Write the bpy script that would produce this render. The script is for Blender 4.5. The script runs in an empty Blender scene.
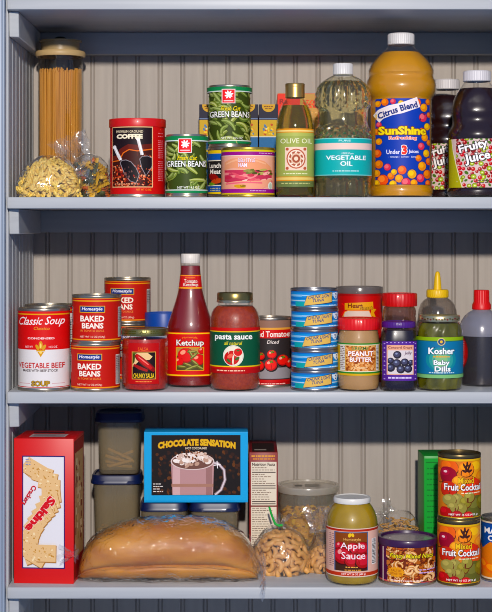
import bpy, bmesh, math, random
from math import pi, sin, cos, tan, asin, sqrt, radians as rad
from mathutils import Vector, Matrix, noise

# ------------------------------------------------------------------ scene set-up
S = bpy.context.scene
COL = S.collection
F = 1600.0            # focal length in pixels for a 492 x 612 frame
DC = 2.0              # camera distance in front of the shelf edges
HZ = 225.0            # eye level in the frame
CX = 246.0
CAMZ = 1.20           # eye height of the camera

S.view_settings.view_transform = 'Standard'
S.view_settings.look = 'None'
S.view_settings.gamma = 1.0
S.view_settings.exposure = 0.0
S.view_settings.use_curve_mapping = False
S.cycles.filter_width = 1.0
S.cycles.max_bounces = 10
S.cycles.transparent_max_bounces = 24
S.cycles.caustics_refractive = True

cam_d = bpy.data.cameras.new('camera')
cam = bpy.data.objects.new('camera', cam_d)
COL.objects.link(cam)
cam.location = (0, -DC, CAMZ)
cam.rotation_euler = (pi/2, 0, 0)
cam_d.sensor_width = 36.0
cam_d.lens = F*36.0/612.0
cam_d.shift_y = -(306.0-HZ)/612.0
cam_d.clip_start = 0.05
S.camera = cam

# ------------------------------------------------------------------ materials
def lin(c):
    c = c/255.0
    return c/12.92 if c <= 0.04045 else ((c+0.055)/1.055)**2.4
SAT = 1.28
def hexc(h, k=1.0, sat=1.0):
    c = [lin(int(h[i:i+2], 16))*k for i in (0, 2, 4)]
    y = .3*c[0]+.55*c[1]+.15*c[2]
    return tuple(min(0.92, max(0.002, y+(v-y)*sat)) for v in c) + (1.0,)

MATS = {}
def P(h, rough=0.42, metal=0.0, spec=0.4, coat=0.0, k=1.0, sss=0.0):
    """plain printed / plastic / painted surface of one colour"""
    key = ('P', h, rough, metal, spec, coat, k, sss)
    if key in MATS: return MATS[key]
    m = bpy.data.materials.new('paint_'+h)
    m.use_nodes = True
    b = m.node_tree.nodes['Principled BSDF']
    b.inputs['Base Color'].default_value = hexc(h, k, 1.0 if metal else SAT)
    b.inputs['Roughness'].default_value = rough
    b.inputs['Metallic'].default_value = metal
    b.inputs['Specular IOR Level'].default_value = spec
    b.inputs['Coat Weight'].default_value = coat
    b.inputs['Coat Roughness'].default_value = 0.08
    if sss:
        b.inputs['Subsurface Weight'].default_value = sss
        b.inputs['Subsurface Radius'].default_value = (0.01, 0.008, 0.004)
    MATS[key] = m
    return m

def noisy(name, h1, h2, scale=30, rough=0.5, bump=0.1, stretch=(1, 1, 1), metal=0.0, detail=4, spec=0.4, contrast=0.3, dist=0.001, obj_rand=0.0, sat=1.2):
    """two-tone noise colour with bump, in object coordinates"""
    key = ('N', name)
    if key in MATS: return MATS[key]
    m = bpy.data.materials.new(name)
    m.use_nodes = True
    nt = m.node_tree; N = nt.nodes; L = nt.links
    b = N['Principled BSDF']
    tc = N.new('ShaderNodeTexCoord'); mp = N.new('ShaderNodeMapping'); mp.inputs['Scale'].default_value = stretch
    tx = N.new('ShaderNodeTexNoise'); tx.inputs['Scale'].default_value = scale; tx.inputs['Detail'].default_value = detail
    rp = N.new('ShaderNodeValToRGB')
    rp.color_ramp.elements[0].position = 0.5-contrast; rp.color_ramp.elements[1].position = 0.5+contrast
    rp.color_ramp.elements[0].color = hexc(h1, 1, sat); rp.color_ramp.elements[1].color = hexc(h2, 1, sat)
    L.new(tc.outputs['Object'], mp.inputs['Vector']); L.new(mp.outputs['Vector'], tx.inputs['Vector'])
    L.new(tx.outputs['Fac'], rp.inputs['Fac'])
    if obj_rand:
        oi = N.new('ShaderNodeObjectInfo'); hs = N.new('ShaderNodeHueSaturation')
        mr = N.new('ShaderNodeMapRange'); mr.inputs['To Min'].default_value = 1-obj_rand; mr.inputs['To Max'].default_value = 1+obj_rand*0.6
        L.new(oi.outputs['Random'], mr.inputs['Value']); L.new(mr.outputs['Result'], hs.inputs['Value'])
        L.new(rp.outputs['Color'], hs.inputs['Color']); L.new(hs.outputs['Color'], b.inputs['Base Color'])
    else:
        L.new(rp.outputs['Color'], b.inputs['Base Color'])
    b.inputs['Roughness'].default_value = rough; b.inputs['Metallic'].default_value = metal
    b.inputs['Specular IOR Level'].default_value = spec
    if bump:
        bp = N.new('ShaderNodeBump'); bp.inputs['Strength'].default_value = bump; bp.inputs['Distance'].default_value = dist
        L.new(tx.outputs['Fac'], bp.inputs['Height']); L.new(bp.outputs['Normal'], b.inputs['Normal'])
    MATS[key] = m
    return m

def clear(name, tint='ffffff', haze=0.0, haze_col='dddddd', rough=0.04, bump=0.0, bscale=40, refl=1.0, ior=1.45, bdist=0.004):
    """thin clear glass or plastic: see-through, with Fresnel gloss and an optional milky haze"""
    key = ('C', name)
    if key in MATS: return MATS[key]
    m = bpy.data.materials.new(name); m.use_nodes = True
    nt = m.node_tree; N = nt.nodes; L = nt.links
    N.remove(N['Principled BSDF']); out = N['Material Output']
    tr = N.new('ShaderNodeBsdfTransparent'); tr.inputs['Color'].default_value = hexc(tint)[:3]+(1,)
    if tint == 'ffffff': tr.inputs['Color'].default_value = (0.98, 0.98, 0.98, 1)
    gl = N.new('ShaderNodeBsdfGlossy'); gl.inputs['Roughness'].default_value = rough; gl.inputs['Color'].default_value = (1, 1, 1, 1)
    fr = N.new('ShaderNodeFresnel')
    ge = N.new('ShaderNodeNewGeometry'); mr = N.new('ShaderNodeMapRange')      # the same Fresnel from either side of the thin wall
    mr.inputs['To Min'].default_value = ior; mr.inputs['To Max'].default_value = 1.0/ior
    L.new(ge.outputs['Backfacing'], mr.inputs['Value']); L.new(mr.outputs['Result'], fr.inputs['IOR'])
    mx = N.new('ShaderNodeMixShader')
    mu = N.new('ShaderNodeMath'); mu.operation = 'MULTIPLY'; mu.inputs[1].default_value = refl; mu.use_clamp = True
    L.new(fr.outputs['Fac'], mu.inputs[0]); L.new(mu.outputs[0], mx.inputs['Fac'])
    L.new(gl.outputs['BSDF'], mx.inputs[2])
    base = tr
    if haze > 0:
        df = N.new('ShaderNodeBsdfDiffuse'); df.inputs['Color'].default_value = hexc(haze_col)
        tl = N.new('ShaderNodeBsdfTranslucent'); tl.inputs['Color'].default_value = hexc(haze_col)
        ad = N.new('ShaderNodeMixShader'); ad.inputs['Fac'].default_value = 0.4
        L.new(df.outputs[0], ad.inputs[1]); L.new(tl.outputs[0], ad.inputs[2])
        hm = N.new('ShaderNodeMixShader'); hm.inputs['Fac'].default_value = haze
        L.new(tr.outputs[0], hm.inputs[1]); L.new(ad.outputs[0], hm.inputs[2]); base = hm
    L.new(base.outputs[0], mx.inputs[1]); L.new(mx.outputs[0], out.inputs['Surface'])
    if bump:
        tc = N.new('ShaderNodeTexCoord'); tx = N.new('ShaderNodeTexNoise'); tx.inputs['Scale'].default_value = bscale
        tx.inputs['Detail'].default_value = 2; tx.inputs['Distortion'].default_value = 1.2
        bp = N.new('ShaderNodeBump'); bp.inputs['Strength'].default_value = bump; bp.inputs['Distance'].default_value = bdist
        L.new(tc.outputs['Object'], tx.inputs['Vector']); L.new(tx.outputs['Fac'], bp.inputs['Height'])
        L.new(bp.outputs['Normal'], gl.inputs['Normal']); L.new(bp.outputs['Normal'], fr.inputs['Normal'])
    MATS[key] = m
    return m

def liquid(name, h, trans=0.7, rough=0.08, ior=1.2, k=1.0):
    key = ('L', name)
    if key in MATS: return MATS[key]
    m = bpy.data.materials.new(name); m.use_nodes = True
    b = m.node_tree.nodes['Principled BSDF']
    b.inputs['Base Color'].default_value = hexc(h, k); b.inputs['Transmission Weight'].default_value = trans
    b.inputs['Roughness'].default_value = rough; b.inputs['IOR'].default_value = ior
    MATS[key] = m
    return m

def tin(h='b8b09c', rough=0.28):
    return P(h, rough=rough, metal=0.9, spec=0.5)

GLASS = clear('clear_glass', refl=1.1)
PET = clear('clear_plastic', refl=1.0, rough=0.08)
FILM = clear('bag_film', refl=2.0, rough=0.08, bump=1.0, bscale=34, haze=0.045, haze_col='e8e8e8', bdist=0.005)

WRAP = clear('bread_wrap', refl=1.6, rough=0.06, bump=1.0, bscale=60, haze=0.03, haze_col='e8e8e8', bdist=0.006)
# ------------------------------------------------------------------ objects and groups
def tag(o, label=None, cat=None, group=None, kind=None):
    if label: o['label'] = label
    if cat: o['category'] = cat
    if group: o['group'] = group
    if kind: o['kind'] = kind
    return o

def thing(name, label, cat, loc, rotz=0.0, group=None):
    o = bpy.data.objects.new(name, None); COL.objects.link(o)
    o.empty_display_size = 0.02
    o.location = loc; o.rotation_euler = (0, 0, rotz)
    return tag(o, label, cat, group)

def obj(name, bm, mats, parent=None, smooth=35, label=None):
    if isinstance(bm, bmesh.types.BMesh):
        me = bpy.data.meshes.new(name)
        bm.normal_update(); bm.to_mesh(me); bm.free()
    else:
        me = bm; me.name = name
    if not isinstance(mats, (list, tuple)): mats = [mats]
    for m in mats: me.materials.append(m)
    if smooth:
        me.polygons.foreach_set('use_smooth', [True]*len(me.polygons))
        me.set_sharp_from_angle(angle=rad(smooth))
    o = bpy.data.objects.new(name, me); COL.objects.link(o)
    if parent: o.parent = parent
    if label: o['label'] = label
    return o

def dup(root, loc, rotz=0.0, label=None, group=None):
    r = root.copy(); COL.objects.link(r); r.location = loc; r.rotation_euler = (0, 0, rotz)
    if label: r['label'] = label
    if group: r['group'] = group
    for ch in list(root.children):
        c = ch.copy(); COL.objects.link(c); c.parent = r
        for g in list(ch.children):
            d = g.copy(); COL.objects.link(d); d.parent = c
    return r

# ------------------------------------------------------------------ mesh builders
def lathe(prof, seg=56, bm=None, sx=1.0, sy=1.0, ridge=None, expo=None, disp=None):
    """prof: [(r, z)] bottom to top (outside seen with normals out). ridge=(n, amp, i0, i1) modulates rows; expo makes it squarish"""
    bm = bm or bmesh.new()
    rows = []
    for i, (r, z) in enumerate(prof):
        if r <= 1e-7:
            rows.append([bm.verts.new((0, 0, z))]); continue
        row = []
        for j in range(seg):
            a = 2*pi*j/seg
            rr = r
            if ridge and ridge[2] <= i <= ridge[3]:
                rr = r*(1 + ridge[1]*(1 if (j*ridge[0]*2//seg) % 2 else -1)*0.5) if ridge[0]*4 <= seg else r*(1+ridge[1]*cos(ridge[0]*a))
            if expo:
                d = (abs(cos(a))**expo + abs(sin(a))**expo)**(-1.0/expo); rr = rr*d
            if disp: rr += disp(a, z, i)
            row.append(bm.verts.new((rr*sin(a)*sx, -rr*cos(a)*sy, z)))
        rows.append(row)
    for a, b in zip(rows[:-1], rows[1:]):
        if len(a) == 1 and len(b) == 1: continue
        for j in range(seg):
            k = (j+1) % seg
            if len(a) == 1: bm.faces.new((a[0], b[k], b[j]))
            elif len(b) == 1: bm.faces.new((a[j], a[k], b[0]))
            else: bm.faces.new((a[j], a[k], b[k], b[j]))
    return bm

def box(x0, x1, y0, y1, z0, z1, bm=None, bev=0.0, seg=2):
    tmp = bmesh.new()
    bmesh.ops.create_cube(tmp, size=1.0)
    for v in tmp.verts:
        v.co = Vector(((x0+x1)/2 + v.co.x*(x1-x0), (y0+y1)/2 + v.co.y*(y1-y0), (z0+z1)/2 + v.co.z*(z1-z0)))
    if bev: bmesh.ops.bevel(tmp, geom=list(tmp.edges), offset=bev, segments=seg, affect='EDGES', profile=0.5)
    if bm is None: return tmp
    merge(bm, tmp); return bm

def merge(bm, other, mat=None):
    vm = {}
    for v in other.verts: vm[v] = bm.verts.new(mat @ v.co if mat else v.co)
    for f in other.faces:
        try:
            nf = bm.faces.new([vm[v] for v in f.verts]); nf.material_index = f.material_index
        except ValueError: pass
    other.free()

def tube(pts, radii, seg=8, bm=None, cap=True):
    bm = bm or bmesh.new()
    pts = [Vector(p) for p in pts]
    if not hasattr(radii, '__len__'): radii = [radii]*len(pts)
    rows = []; up = None
    for i, p in enumerate(pts):
        t = (pts[min(i+1, len(pts)-1)] - pts[max(i-1, 0)]).normalized()
        if up is None: up = Vector((0, 0, 1)) if abs(t.z) < 0.9 else Vector((1, 0, 0))
        sd = t.cross(up).normalized(); up = sd.cross(t).normalized()
        rows.append([bm.verts.new(p + (sd*cos(2*pi*j/seg) + up*sin(2*pi*j/seg))*radii[i]) for j in range(seg)])
    for a, b in zip(rows[:-1], rows[1:]):
        for j in range(seg):
            k = (j+1) % seg
            bm.faces.new((a[j], b[j], b[k], a[k]))
    if cap:
        try:
            bm.faces.new(rows[0]); bm.faces.new(rows[-1][::-1])
        except ValueError: pass
    return bm

# ------------------------------------------------------------------ items placed in the cupboard
SHELF = {1: (HZ-197)*0.00125, 2: (HZ-392)*0.00125, 3: (HZ-587.3)*0.00125}   # shelf tops relative to the eye

class It:
    """one thing: cx = its middle in photo pixels, yc = depth of its middle, w = width in pixels; measures become metres"""
    def __init__(s, cx, yc, shelf, w, on=None, flat=False, depth=None):
        s.cx, s.yc, s.flat = cx, yc, flat
        s.s = (DC+yc)/F
        s.R = w*s.s/2
        s.yf = yc - (depth/2 if depth is not None else s.R)
        s.sf = (DC+s.yf)/F
        if flat:
            s.s = s.sf; s.R = w*s.s/2
        s.base = SHELF[shelf] if on is None else on
        s.X = (cx-CX)*s.s
        s.loc = (s.X, yc, CAMZ + s.base + .0002)
    def z(s, py, r=None):
        k = s.sf if r is None else (DC + s.yc - r)/F
        return (HZ-py)*k - s.base
    def u(s, px): return (px-s.cx)*s.sf
    def r(s, w): return w*s.s/2
    def prof(s, lst):
        return [(s.r(w), 0.0 if p == 'b' else (p if isinstance(p, float) and abs(p) < 1 else s.z(p, s.r(w)))) for w, p in lst]
    def top(s, h): return s.base + h

def cyl_surf(R, dang=0.0, sy=1.0):
    def f(u, v, off):
        a = u/R + dang
        return ((R+off)*sin(a), -(R*sy+off)*cos(a), v)
    return f
def flat_surf(yf):
    return lambda u, v, off: (u, yf-off, v)
def rad_surf(rf, sy=1.0, R0=None):
    def f(u, v, off):
        r = rf(v); a = u/(R0 or r)
        return ((r+off)*sin(a), -(r+off)*cos(a)*sy, v)
    return f

# ---- text outlines
TXT = {}
def text_mesh(s, off=0.0):
    key = (s, off)
    if key in TXT: return TXT[key]
    cu = bpy.data.curves.new('lettering', 'FONT'); cu.body = s; cu.resolution_u = 2; cu.offset = off; cu.fill_mode = 'FRONT'; cu.dimensions = '2D'
    o = bpy.data.objects.new('lettering', cu); COL.objects.link(o)
    dg = bpy.context.evaluated_depsgraph_get()
    me = bpy.data.meshes.new_from_object(o.evaluated_get(dg))
    vs = [(v.co.x, v.co.y) for v in me.vertices]; fs = [tuple(p.vertices) for p in me.polygons]
    bpy.data.objects.remove(o); bpy.data.curves.remove(cu); bpy.data.meshes.remove(me)
    TXT[key] = (vs, fs)
    return TXT[key]

def clip_poly(pts, c):
    x0, x1, y0, y1 = c
    for ax, lim, sg in ((0, x0, 1), (0, x1, -1), (1, y0, 1), (1, y1, -1)):
        out = []
        for i in range(len(pts)):
            a, b = pts[i], pts[(i+1) % len(pts)]
            da, db = (a[ax]-lim)*sg, (b[ax]-lim)*sg
            if da >= 0: out.append(a)
            if (da >= 0) != (db >= 0):
                t = da/(da-db); out.append((a[0]+(b[0]-a[0])*t, a[1]+(b[1]-a[1])*t))
        pts = out
        if len(pts) < 3: return []
    return pts

class Art:
    """printed artwork of one label, drawn in photo pixels and wrapped on a surface"""
    LAY = 0.00003
    def __init__(s, it, surf, du=None, dv=None, rough=0.5, spec=0.16, coat=0.0):
        s.it, s.surf = it, surf
        s.bm = bmesh.new(); s.mats = []; s.idx = {}
        s.du = du or max(0.003, it.R*0.14); s.dv = dv
        s.clip = None; s.rough, s.spec, s.coat = rough, spec, coat
        s.cyl = not it.flat
        s.q = []
    def mi(s, h):
        if h not in s.idx:
            s.idx[h] = len(s.mats); s.mats.append(h if not isinstance(h, str) else P(h, s.rough, 0, s.spec, s.coat))
        return s.idx[h]
    def _emit(s, pts, faces, h, lay):
        """queue one printed shape; pts in metres (u, v)"""
        if not pts: return
        us = [p[0] for p in pts]; vv = [p[1] for p in pts]
        s.q.append((lay, len(s.q), pts, faces, h, (min(us), max(us), min(vv), max(vv))))
    def _flush(s):
        """print in order; a shape lies one ink layer above what it overlaps"""
        s.q.sort(key=lambda k: (k[0], k[1])); done = []
        for lay, _, pts, faces, h, b in s.q:
            rk = 1
            for c, k in done:
                if k >= rk and b[0] < c[1] and b[1] > c[0] and b[2] < c[3] and b[3] > c[2]: rk = k+1
            done.append((b, rk)); s._ink(pts, faces, h, rk)
        s.q = []
    def _ink(s, pts, faces, h, lay):
        mi = s.mi(h)
        tmp = bmesh.new()
        vs = [tmp.verts.new((u, v, 0)) for u, v in pts]
        for f in faces:
            try: tmp.faces.new([vs[i] for i in f])
            except ValueError: pass
        us = [p[0] for p in pts]; vv = [p[1] for p in pts]
        if max(us)-min(us) > s.du*0.8:
            k = math.ceil(min(us)/s.du)
            while k*s.du < max(us)-1e-6:
                bmesh.ops.bisect_plane(tmp, geom=tmp.verts[:]+tmp.edges[:]+tmp.faces[:], plane_co=(k*s.du, 0, 0), plane_no=(1, 0, 0)); k += 1
        if s.dv and max(vv)-min(vv) > s.dv*0.8:
            k = math.ceil(min(vv)/s.dv)
            while k*s.dv < max(vv)-1e-6:
                bmesh.ops.bisect_plane(tmp, geom=tmp.verts[:]+tmp.edges[:]+tmp.faces[:], plane_co=(0, k*s.dv, 0), plane_no=(0, 1, 0)); k += 1
        off = s.LAY*lay
        tmp.normal_update()
        vm = {}
        for v in tmp.verts: vm[v] = s.bm.verts.new(s.surf(v.co.x, v.co.y, off))
        for f in tmp.faces:
            l = [vm[v] for v in f.verts]
            if f.normal.z < 0: l = l[::-1]
            try: nf = s.bm.faces.new(l); nf.material_index = mi
            except ValueError: pass
        tmp.free()
    def U(s, px):
        """across the label: where a point seen at px lies along the curved wall"""
        u = s.it.u(px)
        if not s.cyl: return u
        R = s.it.R; t = u/R; lim = .85; a = asin(max(-lim, min(lim, t)))
        return R*(a+(t-lim if t > lim else t+lim if t < -lim else 0))
    def poly(s, pts, h, lay=1):
        if s.clip: pts = clip_poly(pts, s.clip)
        if len(pts) < 3: return
        q = [(s.U(x), s.it.z(y)) for x, y in pts]
        s._emit(q, [tuple(range(len(q)))], h, lay)
    def rect(s, x0, x1, y0, y1, h, lay=1): s.poly([(x0, y1), (x1, y1), (x1, y0), (x0, y0)], h, lay)
    def wrap(s, y0, y1, h, lay=0):
        R = s.it.R
        a, b = s.it.z(y1), s.it.z(y0); w = pi*R*.9995
        s._emit([(-w, a), (w, a), (w, b), (-w, b)], [(0, 1, 2, 3)], h, lay)
    def ell(s, x, y, rx, ry, h, lay=2, rot=0.0, n=14):
        c, d = cos(rad(rot)), sin(rad(rot))
        s.poly([(x+rx*cos(2*pi*i/n)*c - ry*sin(2*pi*i/n)*d, y+rx*cos(2*pi*i/n)*d + ry*sin(2*pi*i/n)*c) for i in range(n)], h, lay)
    def frame(s, x0, x1, y0, y1, t, h, lay=2):
        s.rect(x0, x1, y0, y0+t, h, lay); s.rect(x0, x1, y1-t, y1, h, lay)
        s.rect(x0, x0+t, y0+t, y1-t, h, lay); s.rect(x1-t, x1, y0+t, y1-t, h, lay)
    def stroke(s, pts, w, h, lay=3, taper=False):
        n = len(pts)
        L, Rr = [], []
        for i, p in enumerate(pts):
            a, b = pts[max(i-1, 0)], pts[min(i+1, n-1)]
            dx, dy = b[0]-a[0], b[1]-a[1]; l = math.hypot(dx, dy) or 1
            ww = w/2*(1 if not taper else (0.35+0.65*sin(pi*(i+0.5)/n)))
            L.append((p[0]-dy/l*ww, p[1]+dx/l*ww)); Rr.append((p[0]+dy/l*ww, p[1]-dx/l*ww))
        for i in range(n-1): s.poly([L[i], L[i+1], Rr[i+1], Rr[i]], h, lay)
    def text(s, t, x0, x1, y0, y1, h, lay=4, off=0.0, shear=0.0, rot=0.0, arch=0.0, outline=None, olay=None, ooff=0.05, slope=0.0):
        """fit lettering in the pixel box x0..x1, y0 (top)..y1 (bottom)"""
        bv, _ = text_mesh(t, off)
        bx0, bx1 = min(p[0] for p in bv), max(p[0] for p in bv); by0, by1 = min(p[1] for p in bv), max(p[1] for p in bv)
        xc, yc = (x0+x1)/2, (y0+y1)/2
        cr, sr = cos(rad(rot)), sin(rad(rot))
        def put(off_, hh, ll):
            vs, fs = text_mesh(t, off_)
            out = []
            for a, b in vs:
                fx = (a-bx0)/(bx1-bx0); fy = (b-by0)/(by1-by0)
                x = x0+(x1-x0)*fx - xc; y = y1+(y0-y1)*fy - yc
                x += shear*(y1-y0)*(fy-0.5); y -= arch*(1-(2*fx-1)**2); y += slope*x
                x, y = x*cr - y*sr, x*sr + y*cr
                out.append((s.U(x+xc), s.it.z(y+yc)))
            s._emit(out, fs, hh, ll)
        if outline: put(off+ooff, outline, olay if olay is not None else lay-1)
        put(off, h, lay)
    def lines(s, x0, x1, ys, h, lay=3, t=0.6, seed=1, gap=0.3):
        """illegibly small printing: short dashes like words"""
        r = random.Random(seed)
        for y in ys:
            x = x0
            while x < x1-0.6:
                w = min(r.uniform(1.2, 3.5), x1-x)
                s.rect(x, x+w, y, y+t, h, lay); x += w + r.uniform(0.5, 0.9)
    def bars(s, x0, x1, y0, y1, lay=2, seed=3, vert=False):
        """bar code block"""
        r = random.Random(seed); s.rect(x0, x1, y0, y1, 'e8e4de', lay)
        if vert:
            x = x0+0.5
            while x < x1-0.7:
                w = r.uniform(0.3, 0.7); s.rect(x, x+w, y0+0.6, y1-0.6, '3a3030', lay+1); x += w+r.uniform(0.3, 0.7)
        else:
            y = y0+0.6
            while y < y1-1:
                w = r.uniform(0.3, 0.8); s.rect(x0+0.5, x1-0.5, y, y+w, '3a3030', lay+1); y += w+r.uniform(0.4, 0.8)
    def done(s, parent, name='label', label=None):
        s._flush()
        return obj(name, s.bm, s.mats, parent, smooth=60, label=label)

def can_parts(t, R, H, rim=None, lidmat=None, body=None, seg=56):
    """steel can: body tube, rolled rims and a stepped lid"""
    rim = rim or tin(); lidmat = lidmat or rim
    obj('can_body', lathe([(0, 0.0012), (R*0.94, 0.0012), (R*0.955, 0.0022), (R*0.985, 0.003), (R*0.985, H-0.003), (R*0.95, H-0.0032), (R*0.9, H-0.004), (0, H-0.004)], seg), body or rim, t)
    for z0 in (0.0, H-0.0036):
        obj('rim', lathe([(R*0.95, z0), (R*0.985, z0), (R, z0+0.0008), (R, z0+0.0028), (R*0.985, z0+0.0036), (R*0.955, z0+0.0036), (R*0.95, z0)], seg), rim, t)
    obj('lid', lathe([(R*0.955, H-0.0030), (R*0.90, H-0.0032), (R*0.88, H-0.0020), (R*0.80, H-0.0020), (R*0.78, H-0.0028), (R*0.60, H-0.0028), (R*0.58, H-0.0022), (0, H-0.0022)], seg), lidmat, t)
# ------------------------------------------------------------------ the cupboard
def painted(name, h1, h2, stretch, bump=0.25, rough=0.42, spec=0.4):
    return noisy(name, h1, h2, scale=14, rough=rough, bump=bump, stretch=stretch, contrast=0.25, dist=0.0006, spec=spec, sat=1.0)
FRAME_X = painted('shelf_paint', 'a7a9ab', 'b3b5b5', (0.5, 6, 9))
FRAME_Z = painted('frame_paint', '8793a2', '95a0ad', (9, 6, 0.5))
PANEL = painted('panel_paint', 'a49b92', 'afa69c', (9, 9, 0.5), rough=0.6, spec=0.15)
SIDE = painted('side_paint', 'a6a9ac', 'b2b3b4', (9, 9, 0.5), rough=0.5, spec=0.25)
XL, XR, YB = -0.2992, 0.368, 0.255
ZT, ZB = 0.62, -0.80

def beadboard(t0, t1, pitch, phase, z0, z1, put, thick=0.012):
    """tongue-and-groove boards: flat, groove, bead, groove"""
    prof = [(t0, 0.0)]
    k = math.ceil((t0+0.006-phase)/pitch)
    while phase+k*pitch < t1-0.006:
        c = phase+k*pitch
        g, hb = 0.0010, 0.0017
        prof += [(c-hb-2*g, 0), (c-hb-g, -0.0022), (c-hb, -0.0009)]
        prof += [(c-hb*0.6, 0.0001), (c, 0.0005), (c+hb*0.6, 0.0001)]
        prof += [(c+hb, -0.0009), (c+hb+g, -0.0022), (c+hb+2*g, 0)]
        k += 1
    prof.append((t1, 0.0))
    bm = bmesh.new()
    full = prof + [(t1, -thick), (t0, -thick)]
    lo = [bm.verts.new(put(t, d, z0)) for t, d in full]; hi = [bm.verts.new(put(t, d, z1)) for t, d in full]
    n = len(full)
    for i in range(n):
        j = (i+1) % n
        bm.faces.new((lo[i], lo[j], hi[j], hi[i]))
    bm.faces.new(lo[::-1]); bm.faces.new(hi)
    bmesh.ops.recalc_face_normals(bm, faces=bm.faces[:])
    return bm
def structure(name, bm, m, smooth=30):
    o = obj(name, bm, m, None, smooth); o['kind'] = 'structure'; return o

structure('wall_back', beadboard(XL-0.01, XR+0.01, 0.0318, (250.4-CX)*0.00141, CAMZ+ZB, CAMZ+ZT, lambda t, d, z: (t, YB-d, z)), PANEL)
structure('wall_left', beadboard(0.011, YB-0.001, 0.0318, 0.018, CAMZ+ZB, CAMZ+ZT, lambda t, d, z: (XL+d, t, z)), SIDE)
structure('wall_right', beadboard(0.011, YB-0.001, 0.0318, 0.018, CAMZ+ZB, CAMZ+ZT, lambda t, d, z: (XR-d, t, z)), SIDE)
# face frame
def stile(name, x0, x1):
    bm = box(x0, x1, -0.008, 0.010, CAMZ+ZB, CAMZ+ZT, bev=0.0012)
    xb = x1+0.0017 if x1 < 0 else x0-0.0017
    tube([(xb, -0.0066, CAMZ+ZB), (xb, -0.0066, CAMZ+ZT)], 0.0017, 12, bm)      # quirk bead along the inner edge
    box(xb-0.0012, xb+0.0012, -0.006, 0.010, CAMZ+ZB, CAMZ+ZT, bm)
    structure(name, bm, FRAME_Z)
stile('trim_1', XL-0.075, XL-0.0048)
stile('trim_2', XR+0.0048, XR+0.075)

shelf_z = [((HZ-9.5)*0.00125+0.0145, 'topmost painted shelf board, above the spaghetti canister'),
           (SHELF[1], 'painted shelf board carrying the coffee can, oils and juices'),
           (SHELF[2], 'painted shelf board carrying the soup, ketchup and tuna cans'),
           (SHELF[3], 'painted shelf board carrying the bread and the cracker box'),
           (SHELF[3]-0.245, None)]
n = 3
for i, (zr, lab) in enumerate(shelf_z):
    z = CAMZ+zr
    th = 0.0145 if i else 0.0145
    bm = box(XL+0.0004, XR-0.0004, 0.0, YB-0.0005, z-th, z, bev=0.0014)
    if lab:
        tag(obj('shelf_board', bm, FRAME_X, None, 30), lab, 'shelf', 'shelf boards of the cupboard')
    else:
        structure('floor', bm, FRAME_X)
    for nm, b in (('back', box(XL+0.0004, XR-0.0004, YB-0.0200, YB-0.0005, z-th-0.0310, z-th-0.0002, bev=0.001)),
                  ('left', None), ('right', None)):
        if nm != 'back':
            s = 1 if nm == 'left' else -1
            x = XL if s > 0 else XR
            b = bmesh.new()
            # batten with a slanted front end
            w = 0.0125
            pr = [(0.014, z-th-0.0002), (0.019, z-th-0.0320), (YB-0.0202, z-th-0.0320), (YB-0.0202, z-th-0.0002)]
            A = [b.verts.new((x+s*0.0006, yy, zz)) for yy, zz in pr]; B = [b.verts.new((x+s*w, yy+(0.004 if k < 2 else 0), zz)) for k, (yy, zz) in enumerate(pr)]
            for k in range(4): b.faces.new((A[k], A[(k+1) % 4], B[(k+1) % 4], B[k]))
            b.faces.new(A); b.faces.new(B[::-1])
            bmesh.ops.recalc_face_normals(b, faces=b.faces[:])
            bmesh.ops.bevel(b, geom=b.edges[:], offset=0.0008, segments=1, affect='EDGES')
        structure('trim_%d' % n, b, FRAME_X); n += 1

# ------------------------------------------------------------------ light: a softbox in the room right of the camera, blue daylight around
def area(name, loc, aim, size, power, col):
    l = bpy.data.lights.new(name, 'AREA'); l.shape = 'DISK'; l.size = size; l.energy = power; l.color = col
    o = bpy.data.objects.new(name, l); COL.objects.link(o); o.location = loc
    o.rotation_euler = (Vector(aim)-Vector(loc)).to_track_quat('-Z', 'Y').to_euler()
    return o
area('softbox', (0.07, -2.9, CAMZ+0.76), (0, 0.1, CAMZ), 0.10, 98.0, (1.0, 0.93, 0.86))
W = bpy.data.worlds.new('room'); S.world = W; W.use_nodes = True
bg = W.node_tree.nodes['Background']
bg.inputs['Color'].default_value = (0.32, 0.52, 1.0, 1); bg.inputs['Strength'].default_value = 0.47
# ================================================================== TOP SHELF WITH THINGS (coffee, oils, juices)
def speck(A, x0, x1, y0, y1, n, cols, r0, r1, lay=2, seed=1, asp=0.7, grid=True):
    """scattered ovals filling a printed picture"""
    rr = random.Random(seed); sv = A.clip; A.clip = (x0, x1, y0, y1)
    pts = []
    if grid:
        st = sqrt((x1-x0)*(y1-y0)/n); y = y0
        k = 0
        while y < y1+st:
            x = x0 + (st/2 if k % 2 else 0)
            while x < x1+st:
                pts.append((x+rr.uniform(-.3, .3)*st, y+rr.uniform(-.3, .3)*st)); x += st
            y += st*0.87; k += 1
        rr.shuffle(pts)
    else: pts = [(rr.uniform(x0, x1), rr.uniform(y0, y1)) for _ in range(n)]
    for i, (x, y) in enumerate(pts):
        r = rr.uniform(r0, r1)
        A.ell(x, y, r, r*asp, rr.choice(cols), lay+(i % 5)*0.3, rr.uniform(0, 180), 9)
    A.clip = sv

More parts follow.
